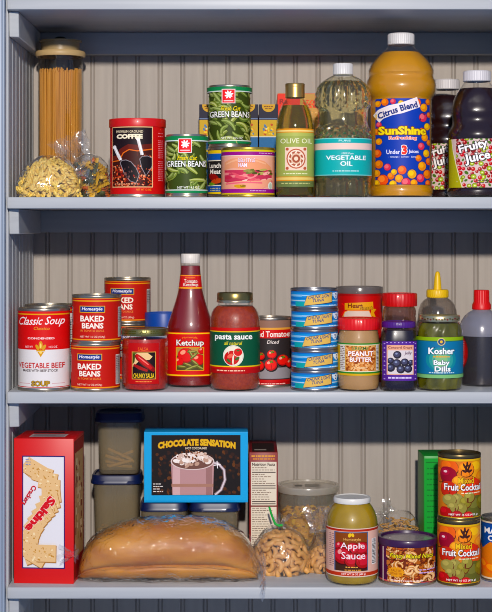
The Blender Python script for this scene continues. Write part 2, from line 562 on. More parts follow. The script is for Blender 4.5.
def beans_picture(A, x0, x1, y0, y1, seed):
    """long green bean pods lying across each other"""
    A.rect(x0, x1, y0, y1, '3a4620', 1)
    sv = A.clip; A.clip = (x0, x1, y0, y1); rr = random.Random(seed)
    for i in range(70):
        x, y = rr.uniform(x0-4, x1+4), y0+(y1-y0)*((i*0.618) % 1)
        a = rad(rr.choice([20, 30, 40, -35, -50, 60, 10, 25]) + rr.uniform(-12, 12)); l = rr.uniform(10, 18); cv = rr.uniform(-4, 4)
        pts = []
        for k in range(8):
            t = k/7-0.5
            px = x + cos(a)*l*t - sin(a)*cv*(t*t*4-0.5); py = y + sin(a)*l*t + cos(a)*cv*(t*t*4-0.5)
            pts.append((px, py))
        c = rr.choice([('6c7c42', '9aa86c'), ('7a8848', 'b0b87c'), ('5a6c38', '8a9a5c'), ('848f4c', 'babf84'), ('707f48', 'a2ae74')])
        ly = 1.3+i*0.05
        A.stroke(pts, 4.6, '2c3616', ly, True); A.stroke(pts, 4.0, c[0], ly+0.02, True)
        A.stroke([(p[0]-0.3, p[1]-0.5) for p in pts], 1.5, c[1], ly+0.035, True)
    A.clip = sv

# ---- green bean cans
def green_bean_can(it, y0, y1, name_label, seed, group):
    H = it.z(y0)
    t = thing('green_bean_can', name_label, 'can', it.loc, 0, group)
    can_parts(t, it.R, H)
    A = Art(it, cyl_surf(it.R*0.988)); 
    ya, yb = y0+2.2, y1-2.0
    A.wrap(ya, yb, '38481c', 0)
    w = it.R/it.sf*1.45; cx = it.cx
    beans_picture(A, cx-w, cx+w, ya, yb, seed)
    L = 5
    A.wrap(ya, ya+4.0, '1f7a4c', L); A.wrap(ya+4.0, ya+5.0, 'd8e2d8', L)
    A.wrap(yb-2.2, yb, '1f7a4c', L); A.wrap(yb-3.4, yb-2.4, 'd8e2d8', L)
    # red square badge with a white leafy emblem
    bx, by = cx-0.7, ya+9.6
    A.rect(bx-6.3, bx+6.3, by-7.2, by+7.2, 'e6dcd8', L); A.rect(bx-5.6, bx+5.6, by-6.5, by+6.5, 'd83a44', L+.5)
    for a, l in ((-135, 4.2), (-100, 4.4), (-60, 4.6), (-20, 4.4), (20, 3.6), (60, 3.4), (120, 3.6), (165, 3.4)):
        A.ell(bx+cos(rad(a))*l*.55, by-1.0+sin(rad(a))*l*.55, l*.52, 0.8, 'f4eeee', L+1, a)
    A.rect(bx-4.4, bx+4.4, by+4.2, by+5.2, 'f0c8c8', L+1)
    ty = ya+20.5
    A.text('Fresh Cut', cx-7.5, cx+10.5, ty-1, ty+3.6, 'e3cf3c', L+2, 0.02, shear=0.25, outline='2a3312')
    A.text('GREEN BEANS', cx-18.5, cx+19.5, ty+4.2, ty+10.2, 'f2f2ea', L+2, 0.015, outline='2a3312')
    A.text('NET WT 14.5 OZ', cx-8, cx+13, yb-6.6, yb-4.2, 'e8e8dc', L+2, 0.01)
    A.done(t)
    return t
it = It(186.5, 0.036, 1, 40.5)
green_bean_can(it, 134, 195, 'green bean can standing on the shelf, right beside the red coffee can', 5, 'green bean cans')

# small dark luncheon meat can behind the ham can, carrying a bean can
itd = It(229.0, 0.104, 1, 43)
H = itd.z(147.6)
t = thing('luncheon_meat_can', 'dark blue and yellow banded meat can half hidden behind the ham can', 'can', itd.loc)
can_parts(t, itd.R, H)
A = Art(itd, cyl_surf(itd.R*0.988))
A.wrap(149.5, 194, '1c1c1c', 0); A.wrap(149.5, 153.5, 'dcbf30', 1); A.wrap(153.5, 160, '1d56a0', 1); A.wrap(160, 161, 'dcd8c8', 1)
A.wrap(185, 186, 'dcd8c8', 1); A.wrap(186, 192, '1d4f98', 1); A.wrap(192, 194, 'd8bc30', 1)
A.text('Lunch', 208.5, 221, 163, 168, 'f0ece4', 3, 0.02); A.text('Meat', 209.5, 221, 169, 174, 'f0ece4', 3, 0.02)
A.ell(213, 177, 6, 3.4, '8a2a20', 2, 20); A.ell(217, 181, 6, 2.6, 'b0503a', 2.4, -10); A.ell(211, 184, 4, 1.6, '6a9440', 2.6, 0)
A.lines(210, 220, [188, 190], 'd8d090', 3)
A.done(t)
it = It(229.5, 0.104, 1, 42, on=itd.top(H))
green_bean_can(it, 84.5, 145.5, 'green bean can stacked high, on top of the small meat can', 11, 'green bean cans')

# ham can
it = It(248, 0.0405, 1, 54); H = it.z(147)
t = thing('ham_can', 'wide gold rimmed ham can with purple bands and a sandwich picture', 'can', it.loc)
gold = tin('c9a94a', 0.3)
can_parts(t, it.R, H, gold, tin('b8b09a'))
A = Art(it, cyl_surf(it.R*0.988))
A.wrap(149, 196, 'e2a892', 0); A.wrap(149, 151.6, 'd6c35c', 1); A.wrap(151.6, 155.2, '8a2478', 1); A.wrap(155.2, 156, 'e6cfc0', 1)
A.clip = (224, 274, 156, 189)
A.rect(224, 274, 156, 189, 'e2ac98', .6); A.rect(224, 272.5, 170, 184, 'b8485a', 2.9)
A.poly([(224, 170), (224, 162), (232, 158.5), (250, 158), (264, 161), (271, 167), (272, 172), (262, 171), (244, 169), (232, 168)], 'dd9c7c', 2)
A.stroke([(226, 164), (236, 160), (252, 159.6), (266, 164)], 2, 'e6b090', 2.5, True)
r = random.Random(4)
for i in range(16): A.ell(r.uniform(245, 272), r.uniform(169.5, 174.5), r.uniform(2, 4), r.uniform(.8, 1.4), r.choice(['6b6a38', '8b8a50', '4e4a26', 'b0a468', '3c3520']), 3+i*.05, r.uniform(-15, 15))
for i in range(26): A.ell(r.uniform(224, 272), r.uniform(171, 183), r.uniform(3, 6), r.uniform(.9, 1.7), r.choice(['d0606a', 'e08a88', 'b84050', 'ecb0a4', 'd87478', 'f0c4b8']), 3+i*.05, r.uniform(-25, 25))
A.poly([(224, 189), (224, 183), (240, 181), (258, 181), (272, 178.5), (271, 184), (262, 189)], 'e0a088', 4.6)
A.stroke([(226, 184), (244, 182.5), (262, 183)], 1.4, 'd8707a', 4.8)
A.ell(240, 186.5, 6, 1.8, 'c99a50', 5, 5); A.ell(243, 186, 3, 1.2, '8a6a30', 5.2); A.ell(270.5, 186, 2.6, 4.2, 'e6e6da', 5); A.ell(270.5, 186, 1.5, 3, 'b8c4b0', 5.2)
A.clip = None
A.text('DELI STYLE', 238, 255, 158.5, 162.2, 'f4e6ea', 6, 0.01, outline='b06a80'); A.text('HAM', 238.5, 247, 163, 167.2, 'f4e6ea', 6, 0.02, outline='b06a80')
A.wrap(189, 193, '8a2478', 5.4); A.wrap(193, 196, 'd9c04a', 5.4)
A.lines(259, 273, [152.8], 'e0b8d8', 6); A.lines(250, 266, [190.6], 'e0b8d8', 6)
A.done(t)

# ---- coffee can
it = It(137.5, 0.052, 1, 55.5); H = it.z(118)
t = thing('coffee_can', 'red coffee can with a red plastic lid, picturing two scoops', 'can', it.loc)
R = it.R
RED = P('b8102c', 0.35, coat=0.25)
obj('can_body', lathe([(0, .001), (R*.97, .001), (R*.985, .003), (R*.985, H-.004), (0, H-.004)]), RED, t)
obj('rim', lathe([(R*.95, 0), (R*.99, 0), (R, .001), (R, .003), (R*.985, .004)]), tin(), t)
obj('plastic_lid', lathe([(R*.987, H-.0105), (R*1.02, H-.0105), (R*1.025, H-.0095), (R*1.025, H-.0012), (R*1.012, H), (R*.95, H), (R*.93, H-.002), (0, H-.002)]), P('bc182e', .4, coat=.2), t)
A = Art(it, cyl_surf(R*0.987))
A.wrap(126, 194, 'b8102c', 0)
x0, x1, y0, y1 = 112.5, 154.5, 126.5, 187.5
A.rect(x0, x1, y0, y1, 'e0b890', 1); A.rect(x0+.9, x1-.9, y0+.9, y1-.9, '1c1014', 2)
A.clip = (x0+1, x1-1, y0+1, y1-1)
A.stroke([(113, 161), (121, 160), (125, 153), (131, 149.5), (139, 150.5), (146, 150), (154, 149)], 11, '5a2018', 2.2)
A.poly([(113, 161), (122, 159), (126, 152), (134, 149), (146, 151), (154, 150), (154, 187), (113, 187)], '3a1612', 2.3)
speck(A, x0+1, x1-1, 165, y1-1, 210, ['8a2c20', '5a1c14', 'c46048', '2a0e0c', 'a84430', 'e09878', '3a1410'], .7, 1.4, 2.6, 3)
speck(A, 143, x1-1, 155, 170, 40, ['8a2c20', 'c46048', '3a1410', 'd88868'], .7, 1.3, 2.6, 4)
A.stroke([(113, 161.5), (121, 160.5), (125, 153), (131, 149.6), (139, 151), (146, 150.2), (154, 149)], 1.1, 'd07048', 4.1)
# scoops
def scoop(h0, h1, bowl, col='d4ccc8'):
    A.stroke([h0, ((h0[0]*.7+h1[0]*.3), (h0[1]*.7+h1[1]*.3)), h1], 3.2, col, 4.6); A.ell(h0[0], h0[1], 1.9, 1.9, 'f0eae6', 4.7)
    A.stroke([(h0[0]+.4, h0[1]), (h1[0]+.4, h1[1])], 1, 'fff8f4', 4.75)
    A.poly(bowl, '140c10', 4.5); A.stroke(bowl+[bowl[0]], .7, '8c8486', 4.9)
scoop((115.8, 147), (122.5, 160), [(122, 163), (123.5, 160.5), (128, 160), (133, 162), (138, 168), (141, 175), (138, 183), (132, 181), (126, 173)])
scoop((140, 139), (144, 155), [(141.5, 159), (144, 156.5), (149, 156), (153.5, 158), (153.5, 166), (150, 172), (147.5, 176), (143.5, 168)])
speck(A, 126, 138, 166, 178, 14, ['2c1c1c', '463030', '70504a'], .9, 1.4, 5, 8, grid=False)
A.clip = None
A.text('PREMIUM GROUND', 117.5, 145, 130.3, 132.8, 'e8d8b8', 5, 0.0); A.text('COFFEE', 118, 144.5, 134, 138.8, 'f0e4c8', 5, 0.06)
A.lines(116, 140, [183.6], 'e8a888', 5.5, .9, 2)
A.text('NET WT 12 OZ', 138, 153, 188.8, 190.6, 'e8a050', 5, 0.0)
for k, yy in enumerate([132.5, 135.5] + [140+i*1.9 for i in range(10)] + [161+i*1.9 for i in range(11)]):
    A.lines(159.5, 167.5, [yy], 'e89098', 3, .7, 30+k)
A.done(t)

# ---- spaghetti canister
it = It(60.5, 0.188, 1, 45)
zb = it.z(55); R = it.R
t = thing('glass_canister', 'tall clear canister with a tan ringed lid, full of spaghetti', 'canister', it.loc)
obj('canister_body', lathe([(0, .0015), (R*.94, .0015), (R, .006), (R*1.0, zb), (R*.955, zb), (R*.955, .008), (R*.9, .005), (0, .005)]), clear('canister_glass', refl=.9, tint='f6f4ee'), t)
TAN = P('b49c78', .45)
obj('lid_ring', lathe([(R*.9, zb), (R*1.08, zb), (R*1.11, zb+.002), (R*1.11, zb+.0055), (R*1.07, zb+.0075), (R*.84, zb+.0078), (R*.84, zb)]), TAN, t)
zl = it.z(38.5)
obj('lid', lathe([(R*.84, zb+.006), (R*.86, zl-.0022), (R*.95, zl-.0018), (R*.95, zl), (R*.80, zl), (R*.76, zl-.004), (0, zl-.004)]), P('9a8768', .35, coat=.2), t)
obj('lid_knob', lathe([(R*.22, zl-.004), (R*.2, zl+.001), (R*.26, zl+.0035), (R*.18, zl+.0055), (0, zl+.006)], 24), P('2c2c1c', .4), t)
# the spaghetti itself
bm = bmesh.new(); r = random.Random(2)
zs = it.z(69)
lathe([(0, .0065), (R*.80, .0065), (R*.80, zs-.004), (0, zs-.004)], 40, bm)
for ring, n in ((.905, 88), (.83, 80), (.7, 60), (.55, 40), (.35, 26), (.15, 10)):
    for i in range(n):
        a = 2*pi*(i+r.uniform(-.3, .3))/n; b = a+r.uniform(-.06, .06); q = R*ring*r.uniform(.99, 1.01)
        top = zs + r.uniform(-.006, .003)
        tube([(q*cos(a), q*sin(a), .0062), (q*cos((a+b)/2), q*sin((a+b)/2), top/2), (q*cos(b), q*sin(b), top)], .00115, 5, bm)
sp = obj('spaghetti', bm, noisy('spaghetti_paste', 'bc8410', 'dca224', 90, .5, 0, (6, 6, .2)), None)
sp.location = it.loc
tag(sp, 'golden dry spaghetti standing upright inside the tall clear canister', 'pasta', kind='stuff')

# ---- row of small boxes at the back
yf = 0.168
for k, xx in enumerate((199.2, 219.0, 238.9, 258.9)):
    it = It(xx+9.6, yf+.022, 1, 19.2, flat=True, depth=.044); H = it.z(104.5)
    lab = ['small navy box with yellow picture, leftmost of the row behind the green beans',
           'small navy box hidden behind the upper green bean can, second of its row',
           'small navy box just right of the upper green bean can, third of its row',
           'small navy box directly left of the olive oil bottle, last of its row'][k]
    t = thing('mix_box', lab, 'box', it.loc, 0, 'small navy boxes in a row')
    w = it.R
    obj('carton', box(-w, w, -.022, .022, 0, H, bev=.0006), P('14142a', .5, spec=.16), t)
    A = Art(it, flat_surf(-.022)); x0, x1 = xx+.3, xx+18.9; c = xx+9.6
    A.clip = (x0, x1, 104.5, 196)
    A.rect(x0, x1, 104.5, 118.5, '12122a', 1); A.ell(c, 106, 6.6, 6.2, 'c49c20', 2, n=20); A.rect(c-6.6, c+6.6, 104.6, 106, 'c49c20', 2.1)
    A.lines(c-4.4, c+4.4, [106.2], '6a3c18', 3, 1.0, 4); A.lines(c-3.4, c+3.4, [108.4], '6a3c18', 3, .8, 5)
    A.rect(x0, x1, 118.5, 120, '7a90b4', 1); A.rect(x0, x1, 120, 136.5, 'c0a034', 1); A.rect(x0, x1, 119, 120, '26304a', 2)
    r = random.Random(9)
    for i in range(20): A.ell(r.uniform(c-6, c+6), r.uniform(124, 135), r.uniform(.8, 2), r.uniform(.6, 1.4), r.choice(['e8c860', 'c88a20', 'e8dcb0', '5a7a9a', 'b0541c']), 2+i*.04, r.uniform(0, 90), 8)
    A.rect(x0, x1, 136.5, 137.3, 'd8d8c8', 2); A.rect(x0, x1, 137.3, 190, '17608e', 1); A.rect(x0, x1, 150, 152, 'd8c040', 2)
    A.done(t)

# ---- orange box behind the oils
it = It(304, 0.214, 1, 53, flat=True, depth=.036); H = it.z(93.5); w = it.R
t = thing('rice_box', 'orange and cream box half hidden behind the olive oil bottle', 'box', it.loc)
obj('carton', box(-w, w, -.018, .018, 0, H, bev=.0006), P('d9743c', .5), t)
A = Art(it, flat_surf(-.018)); A.clip = (277.6, 330.4, 94, 196)
A.rect(277.6, 300, 94, 196, 'd84c20', 1); A.rect(300, 330.4, 94, 196, 'b8905c', 1)
A.text('Ra', 279.5, 288, 99, 104, '8c1c14', 3, .03); speck(A, 303, 322, 100, 108, 16, ['cc4a30', 'd8603c', 'b84028'], 1.0, 2.2, 3, 12)
speck(A, 302, 330, 110, 150, 120, ['c8945c', 'b87a44', 'e0b484', 'd8a468'], .8, 1.6, 2, 7)
A.done(t)

# ---- olive oil
def gold_cap(t, it, y0, y1, w, mat, ridge=None):
    q = it.r(w); z0, z1 = it.z(y1, q), it.z(y0, q)
    pr = [(q*.9, z0), (q, z0+.0005)]
    k = 5
    for i in range(k):
        za = z0+(z1-z0)*(.06+.7*i/k); zc = z0+(z1-z0)*(.06+.7*(i+.5)/k); pr += [(q, za), (q*.975, zc)]
    pr += [(q, z0+(z1-z0)*.78), (q, z1-.001), (q*.95, z1), (0, z1)]
    return obj('cap', lathe(pr, 40), mat, t)
it = It(295, 0.030, 1, 38); R = it.R
t = thing('olive_oil_bottle', 'gold capped glass olive oil bottle with a green label', 'bottle', it.loc)
outer = [(0, .001), (R*.92, .001), (R, .004)] + it.prof([(38, 187), (38, 127), (37.4, 123), (35.4, 117), (31.5, 110.5), (26.5, 104.5), (21.5, 101), (18.6, 99), (17.2, 96)])
obj('bottle_body', lathe(outer), clear('oil_bottle_glass', refl=1.3, tint='f2f6e4'), t)
oil = [(0, .0028), (R*.90, .0028), (R*.95, .006)] + it.prof([(36, 187), (36, 127), (35.2, 123), (33.2, 117), (29.2, 110.5), (24.4, 105)]) + [(0, it.z(104.6))]
obj('oil', lathe(oil), liquid('olive_oil', 'c8b84a', .9, .06, 1.15), t)
gold_cap(t, it, 83, 97.5, 19.6, tin('c8a05a', .32))
A = Art(it, cyl_surf(R*1.002))
A.wrap(128.5, 187, '9aa262', 0); A.wrap(128.5, 130, 'd4904c', 1); A.wrap(130, 131.6, 'e8cf90', 1); A.wrap(131.6, 132.6, 'd4904c', 1); A.wrap(132.6, 136, 'aab06c', .5)
A.wrap(176.5, 177.4, 'c08a44', 1); A.wrap(177.4, 180, 'd8c080', 1); A.wrap(180, 181, 'd4904c', 1); A.wrap(181, 187, '68744a', .6)
A.text('OLIVE OIL', 280, 312, 138.5, 143.4, 'ece8c8', 3, .0)
A.rect(284.5, 306.5, 147, 170.5, 'e6cdb8', 1)
for rr_, cc in ((9.6, 'b0604a'), (8.4, 'e8d2be'), (7.2, 'a05844'), (5.4, 'd8b8a0'), (4.0, '98503c'), (2.0, 'e4ccb4')): A.ell(295.5, 158.8, rr_, rr_*1.05, cc, 2+(10-rr_)*.12, n=20)
for i in range(8):
    a = i*45; A.ell(295.5+6.3*cos(rad(a)), 158.8+6.6*sin(rad(a)), 1.6, .8, 'ead8c4', 3.5, a+45, 8)
for sx in (-1, 1):
    for sy in (-1, 1): A.ell(295.5+sx*8.8, 158.8+sy*9.6, 1.6, 1.6, 'b0604a', 3, 0, 8)
A.lines(283, 308, [173.4], 'e8e4c0', 3, .8)
A.lines(281, 310, [183], 'c8c890', 3, .8, 5)
A.done(t)

# ---- vegetable oil
it = It(343, 0.0395, 1, 58); R = it.R
t = thing('vegetable_oil_bottle', 'clear ribbed vegetable oil bottle with a white cap and teal label', 'bottle', it.loc)
pts = [(54, 'b'), (57, 195), (58, 192), (56.5, 189), (58, 186), (56.5, 183), (58, 180), (57, 177), (57, 137), (58, 134.5), (56, 131), (54.5, 127.5), (51, 124), (49.5, 119), (49.5, 112), (51.5, 107), (56.5, 104), (58, 101), (57, 98), (58, 95), (56.8, 92), (56, 89), (53, 86), (46, 82), (36, 78.5), (26, 76), (20.5, 75), (18.5, 74), (18.5, 68)]
def flutes(amp):
    def f(a, z, i):
        zr = z
        if (it.z(196) < zr < it.z(178)) or (it.z(136) < zr < it.z(126)) or (it.z(106.5) < zr < it.z(79)):
            if zr > it.z(87.5): return amp*.9*cos(a*18) - amp
            return amp*2.2*(cos(a*18)*(.25+.75*cos((z-it.z(97))*2*pi/.0078))) - amp
        return 0.0
    return f
def dense(pr, step=.002):
    out = []
    for (r0, z0), (r1, z1) in zip(pr[:-1], pr[1:]):
        n = max(1, int(abs(z1-z0)/step))
        for i in range(n): out.append((r0+(r1-r0)*i/n, z0+(z1-z0)*i/n))
    out.append(pr[-1]); return out
pr = dense(it.prof(pts))
obj('bottle_body', lathe([(0, .001)]+pr, 156, disp=flutes(.0011)), clear('oil_plastic', refl=1.5, rough=.1, tint='f8f6ea'), t)
pin = [(max(.001, r_*.965), min(z_, it.z(78))) for r_, z_ in pr if z_ < it.z(78)]
obj('oil', lathe([(0, .002)]+[(r_, max(z_, .002)) for r_, z_ in pin]+[(0, it.z(78))], 156, disp=flutes(.0013)), liquid('vegetable_oil', 'f6eab6', .96, .04, 1.20), t)
q = it.r(19.8); z0, z1 = it.z(74.5, q), it.z(63, q)
obj('cap', lathe([(q*.92, z0), (q, z0+.001), (q, z1-.0015), (q*.93, z1), (0, z1)], 120, ridge=(30, .02, 1, 2)), P('cfccc8', .4), t)
A = Art(it, cyl_surf(R*.992))
A.wrap(138, 175.5, '1fa09c', 0); A.wrap(138, 138.8, '8ccac4', 1); A.wrap(143, 149.5, 'e2c8bc', 1); A.wrap(174.7, 175.5, '8ccac4', 1)
A.text('PURE', 337, 349, 139.8, 141.6, 'd8ece8', 3); A.text('100% Pure', 340, 352, 152.5, 154.4, 'e8f0ec', 3, shear=.2)
A.text('VEGETABLE', 324.5, 365, 155.5, 160, 'eef2ee', 3, .012); A.text('OIL', 338.5, 351, 161.3, 166, 'eef2ee', 3, .012)
A.lines(331, 358, [170.6], 'd0e8e4', 3, .9)
A.done(t)

# ---- citrus juice
it = It(401, 0.0755, 1, 70); R = it.R
t = thing('citrus_juice_bottle', 'large orange citrus juice bottle with a white cap, tallest on its shelf', 'bottle', it.loc)
pts = [(58, 'b'), (63, 195.5), (65, 192), (65.5, 189), (63, 186.5), (62, 185.5), (62, 97.5), (63.5, 95.5), (68, 92.5), (70.5, 88), (71, 83), (69, 78.5), (65.5, 75.5), (65, 73), (66.5, 71), (65, 67.5), (60.5, 62.5), (53, 57.5), (45.5, 54), (38, 51), (32, 48.5), (28.5, 46.8), (26.5, 45), (26.5, 40)]
pr = dense(it.prof(pts), .003)
def grips(a, z, i):
    d = 0.0
    for zc, hz, hw, am in ((it.z(63), .0085, .42, .0016), (it.z(75.5), .0075, .62, .0016)):
        q_ = ((a if a < pi else a-2*pi)/hw)**2 + ((z-zc)/hz)**2
        if q_ < 1: d -= am*(1-q_)**.5
    return d
body = lathe([(0, .001)]+pr, 84, disp=grips)
obj('bottle_body', body, clear('juice_plastic', refl=1.1, rough=.09), t)
pin = [(r_*.972, z_) for r_, z_ in pr if z_ < it.z(47.2)]
obj('juice', lathe([(0, .002)]+[(r_, max(z_, .002)) for r_, z_ in pin]+[(0, it.z(47.2))], 84, disp=grips), noisy('orange_juice', 'b4800c', 'c08c14', 20, .35, 0), t)
q = it.r(26.5); z0, z1 = it.z(44, q), it.z(32.5, q)
obj('cap', lathe([(q*.94, z0), (q, z0+.001), (q, z1-.0015), (q*.93, z1), (0, z1)], 144, ridge=(36, .02, 1, 2)), P('d2cfcc', .4), t)
A = Art(it, cyl_surf(it.r(62)*1.004))
x0, x1, y0, y1 = 372.5, 429.5, 98, 184.5
A.rect(x0, x1, y0, y1, '1c3c94', 0)
r = random.Random(12); A.clip = (x0, x1, y0, y1); k = 0
cols = [('d88a20', 'e8aa40'), ('d07020', 'e89048'), ('c8485a', 'dc7078'), ('d8a028', 'ecc458'), ('d66030', 'ea8858')]
spots = [(375, 103, 3.5), (382, 101.5, 4), (390, 101, 3), (398, 103, 3.2), (415, 102, 4), (422, 107, 4.5), (427, 101, 3.5), (421, 117, 4.8), (426, 126, 4), (420, 131, 4), (423, 137, 4.2), (428, 142, 3.2), (419, 146, 4), (425, 153, 4.2), (428, 161, 4), (420, 166, 5), (426, 174, 5), (418, 178, 4.6), (409, 174, 5), (399, 170, 4.8), (396, 178.5, 4.4), (388, 176, 3.8), (403, 182.5, 5), (390, 184, 4), (380, 180, 6), (374, 173, 4), (376, 164, 4.6), (384.5, 167, 3.8), (391, 172, 3.2), (374.5, 153, 4.4), (376, 141, 3.6), (374, 131, 3.6), (376, 124, 3), (374, 116, 3), (428, 114, 3), (411, 183, 4), (416, 158, 3.6), (406, 103, 2.6), (374, 183, 3.6), (427, 183, 3.6)]
for (x, y, q) in spots:
    c = cols[k % 5]; k += 1
    A.ell(x, y, q, q, '241c50', 1+k*.03); A.ell(x, y, q*.92, q*.92, c[0], 1.02+k*.03); A.ell(x-q*.2, y-q*.2, q*.55, q*.55, c[1], 1.035+k*.03)
A.clip = None
rb = [(373, 117)] + [(373+i*5.2, 113.8-i*1.55-1.8*sin(i/8*pi*1.3)) for i in range(9)]
A.stroke([(373, 118), (378, 113.5), (388, 109.8), (398, 108), (408, 104.5), (416, 101.5)], 10.5, 'e6dcdc', 3)
A.text('Citrus Blend', 374, 415.5, 106.5, 113.2, '20306c', 4, .035, rot=-17, arch=1.0)
A.text('SunShine', 375.5, 424.5, 126, 134.6, 'e8d02c', 5, .05, outline='6a3a10', ooff=.06)
A.text('Refreshing', 386, 414, 136, 140.2, 'e8766c', 5, .02, outline='f0dcd0', ooff=.06)
A.text('Under', 383.5, 397, 149.5, 154, 'e0dcec', 5, .02, shear=0); A.text('3', 398.6, 404, 145.2, 154.5, 'd8483c', 5, .06, outline='f4e8e0', ooff=.05); A.text('Juices', 405.5, 416, 149.5, 154, 'e0dcec', 5, .02)
A.text('- Orange - Lemon - Lime -', 385.5, 415, 155.8, 158, 'd8d8ec', 5, .01)
A.done(t)

# ---- fruity juice (two alike)
def fruit_scatter(A, x0, x1, y0, y1, seed):
    A.clip = (x0, x1, y0, y1); r = random.Random(seed); k = 0
    st = 5.0; y = y0
    while y < y1+st:
        x = x0+((k % 2)*st/2)
        while x < x1+st:
            px, py = x+r.uniform(-1, 1), y+r.uniform(-1, 1); q = r.uniform(1.6, 2.6); ty = r.random(); ly = 1.5+r.random()
            if ty < .6: A.ell(px, py, q, q, r.choice(['b02430', '901828', 'c03a40', '7a1424']), ly); A.ell(px-.5, py-.6, q*.35, q*.35, 'e09090', ly+.1)
            elif ty < .78: A.ell(px, py, q*1.2, q*1.1, '6a7a28', ly); A.ell(px, py, q*.9, q*.8, 'a8b450', ly+.1); A.ell(px, py, q*.35, q*.3, 'e4e4b8', ly+.2)
            else: A.ell(px, py, q*.9, q*.6, '4a6a30', ly, r.uniform(0, 180))
            x += st
        y += st*.85; k += 1
    A.clip = None
def fruity(it, lab, rot):
    R = it.R
    t = thing('fruit_juice_bottle', lab, 'bottle', it.loc, rot, 'dark fruit juice bottles')
    pts = [(54, 'b'), (58, 195), (60, 191), (58.5, 189), (57, 188), (57, 138.5), (59, 136), (58.5, 132.5), (55.5, 128.5), (51.5, 125.5), (49, 122), (48.5, 118), (50.5, 113), (50.5, 106), (47, 99), (41, 92.5), (34.5, 87.5), (29.5, 84.5), (27, 82.5), (25.5, 81), (25.5, 77)]
    pr = dense(it.prof(pts), .003)
    def g2(a, z, i):
        q_ = ((a if a < pi else a-2*pi)/.5)**2 + ((z-it.z(102))/.010)**2
        q2 = ((a if a < pi else a-2*pi)/.6)**2 + ((z-it.z(118))/.008)**2
        return -(.0018*(1-q_)**.5 if q_ < 1 else 0) - (.0016*(1-q2)**.5 if q2 < 1 else 0)
    obj('bottle_body', lathe([(0, .001)]+pr, 84, disp=g2), clear('juice_plastic'), t)
    pin = [(r_*.97, max(z_, .002)) for r_, z_ in pr if z_ < it.z(85)]
    obj('juice', lathe([(0, .002)]+pin+[(0, it.z(85))], 84, disp=g2), P('1c060a', .3), t)
    q = it.r(27.5); z0, z1 = it.z(80.8, q), it.z(70, q)
    obj('cap', lathe([(q*.94, z0), (q, z0+.001), (q, z1-.0015), (q*.93, z1), (0, z1)], 144, ridge=(36, .02, 1, 2)), P('cac6c6', .4), t)
    A = Art(it, cyl_surf(it.r(57)*1.004)); c = it.cx
    x0, x1, y0, y1 = c-42, c+42, 138.5, 187.5
    A.rect(x0, x1, y0, y1, 'cdb8b0', 0)
    fruit_scatter(A, c-23, x1, y0, y1, 6)
    A.poly([(c-42, y0), (c-28, y0), (c-26, 150), (c-17, y1), (c-42, y1)], 'a9a544', 3.2); A.stroke([(c-28, y0), (c-26, 150), (c-17, y1)], .8, 'e8e0b8', 3.4)
    A.rect(c-42, c-36, y0, y1, '3c2018', 3.5)
    A.text('Fruity', c-20.5, c+8.5, 141.5, 152, 'f6f0ee', 6, .03, rot=-14, outline='1c0c10', olay=5, ooff=.06)
    A.text('Juice', c-15, c+11, 152, 163.5, 'f6f0ee', 6.6, .03, rot=-12, outline='1c0c10', olay=5.6, ooff=.06)
    A.lines(c-4, c+14, [180, 182], '3a2020', 5, .8)
    A.done(t)
    return t, dense
it = It(477, 0.0505, 1, 62)
tf, _ = fruity(it, 'dark fruit juice bottle with white cap, foremost at the right end of its shelf', rad(-3))
s2 = (DC+.172)/F
dup(tf, ((446.5-CX)*s2, .172, CAMZ+SHELF[1]+.0002), rad(-7), 'dark fruit juice bottle standing behind, between the citrus juice and its twin')
# ------------------------------------------------------------------ bags of loose food
def dome(rx, ry, H, skew=(0, 0), p=2.2, q=.5, tuck=.86):
    def E(th, t, s=1.0):
        w = max(0.0, 1-t**p)**q * (tuck+(1-tuck)*min(1, t/.22))
        z0 = H*.5*(1-s)*.35
        return Vector((rx*w*s*cos(th)+skew[0]*t*s, ry*w*s*sin(th)+skew[1]*t*s, z0*0 + max(.0, H*t*s)))
    return E

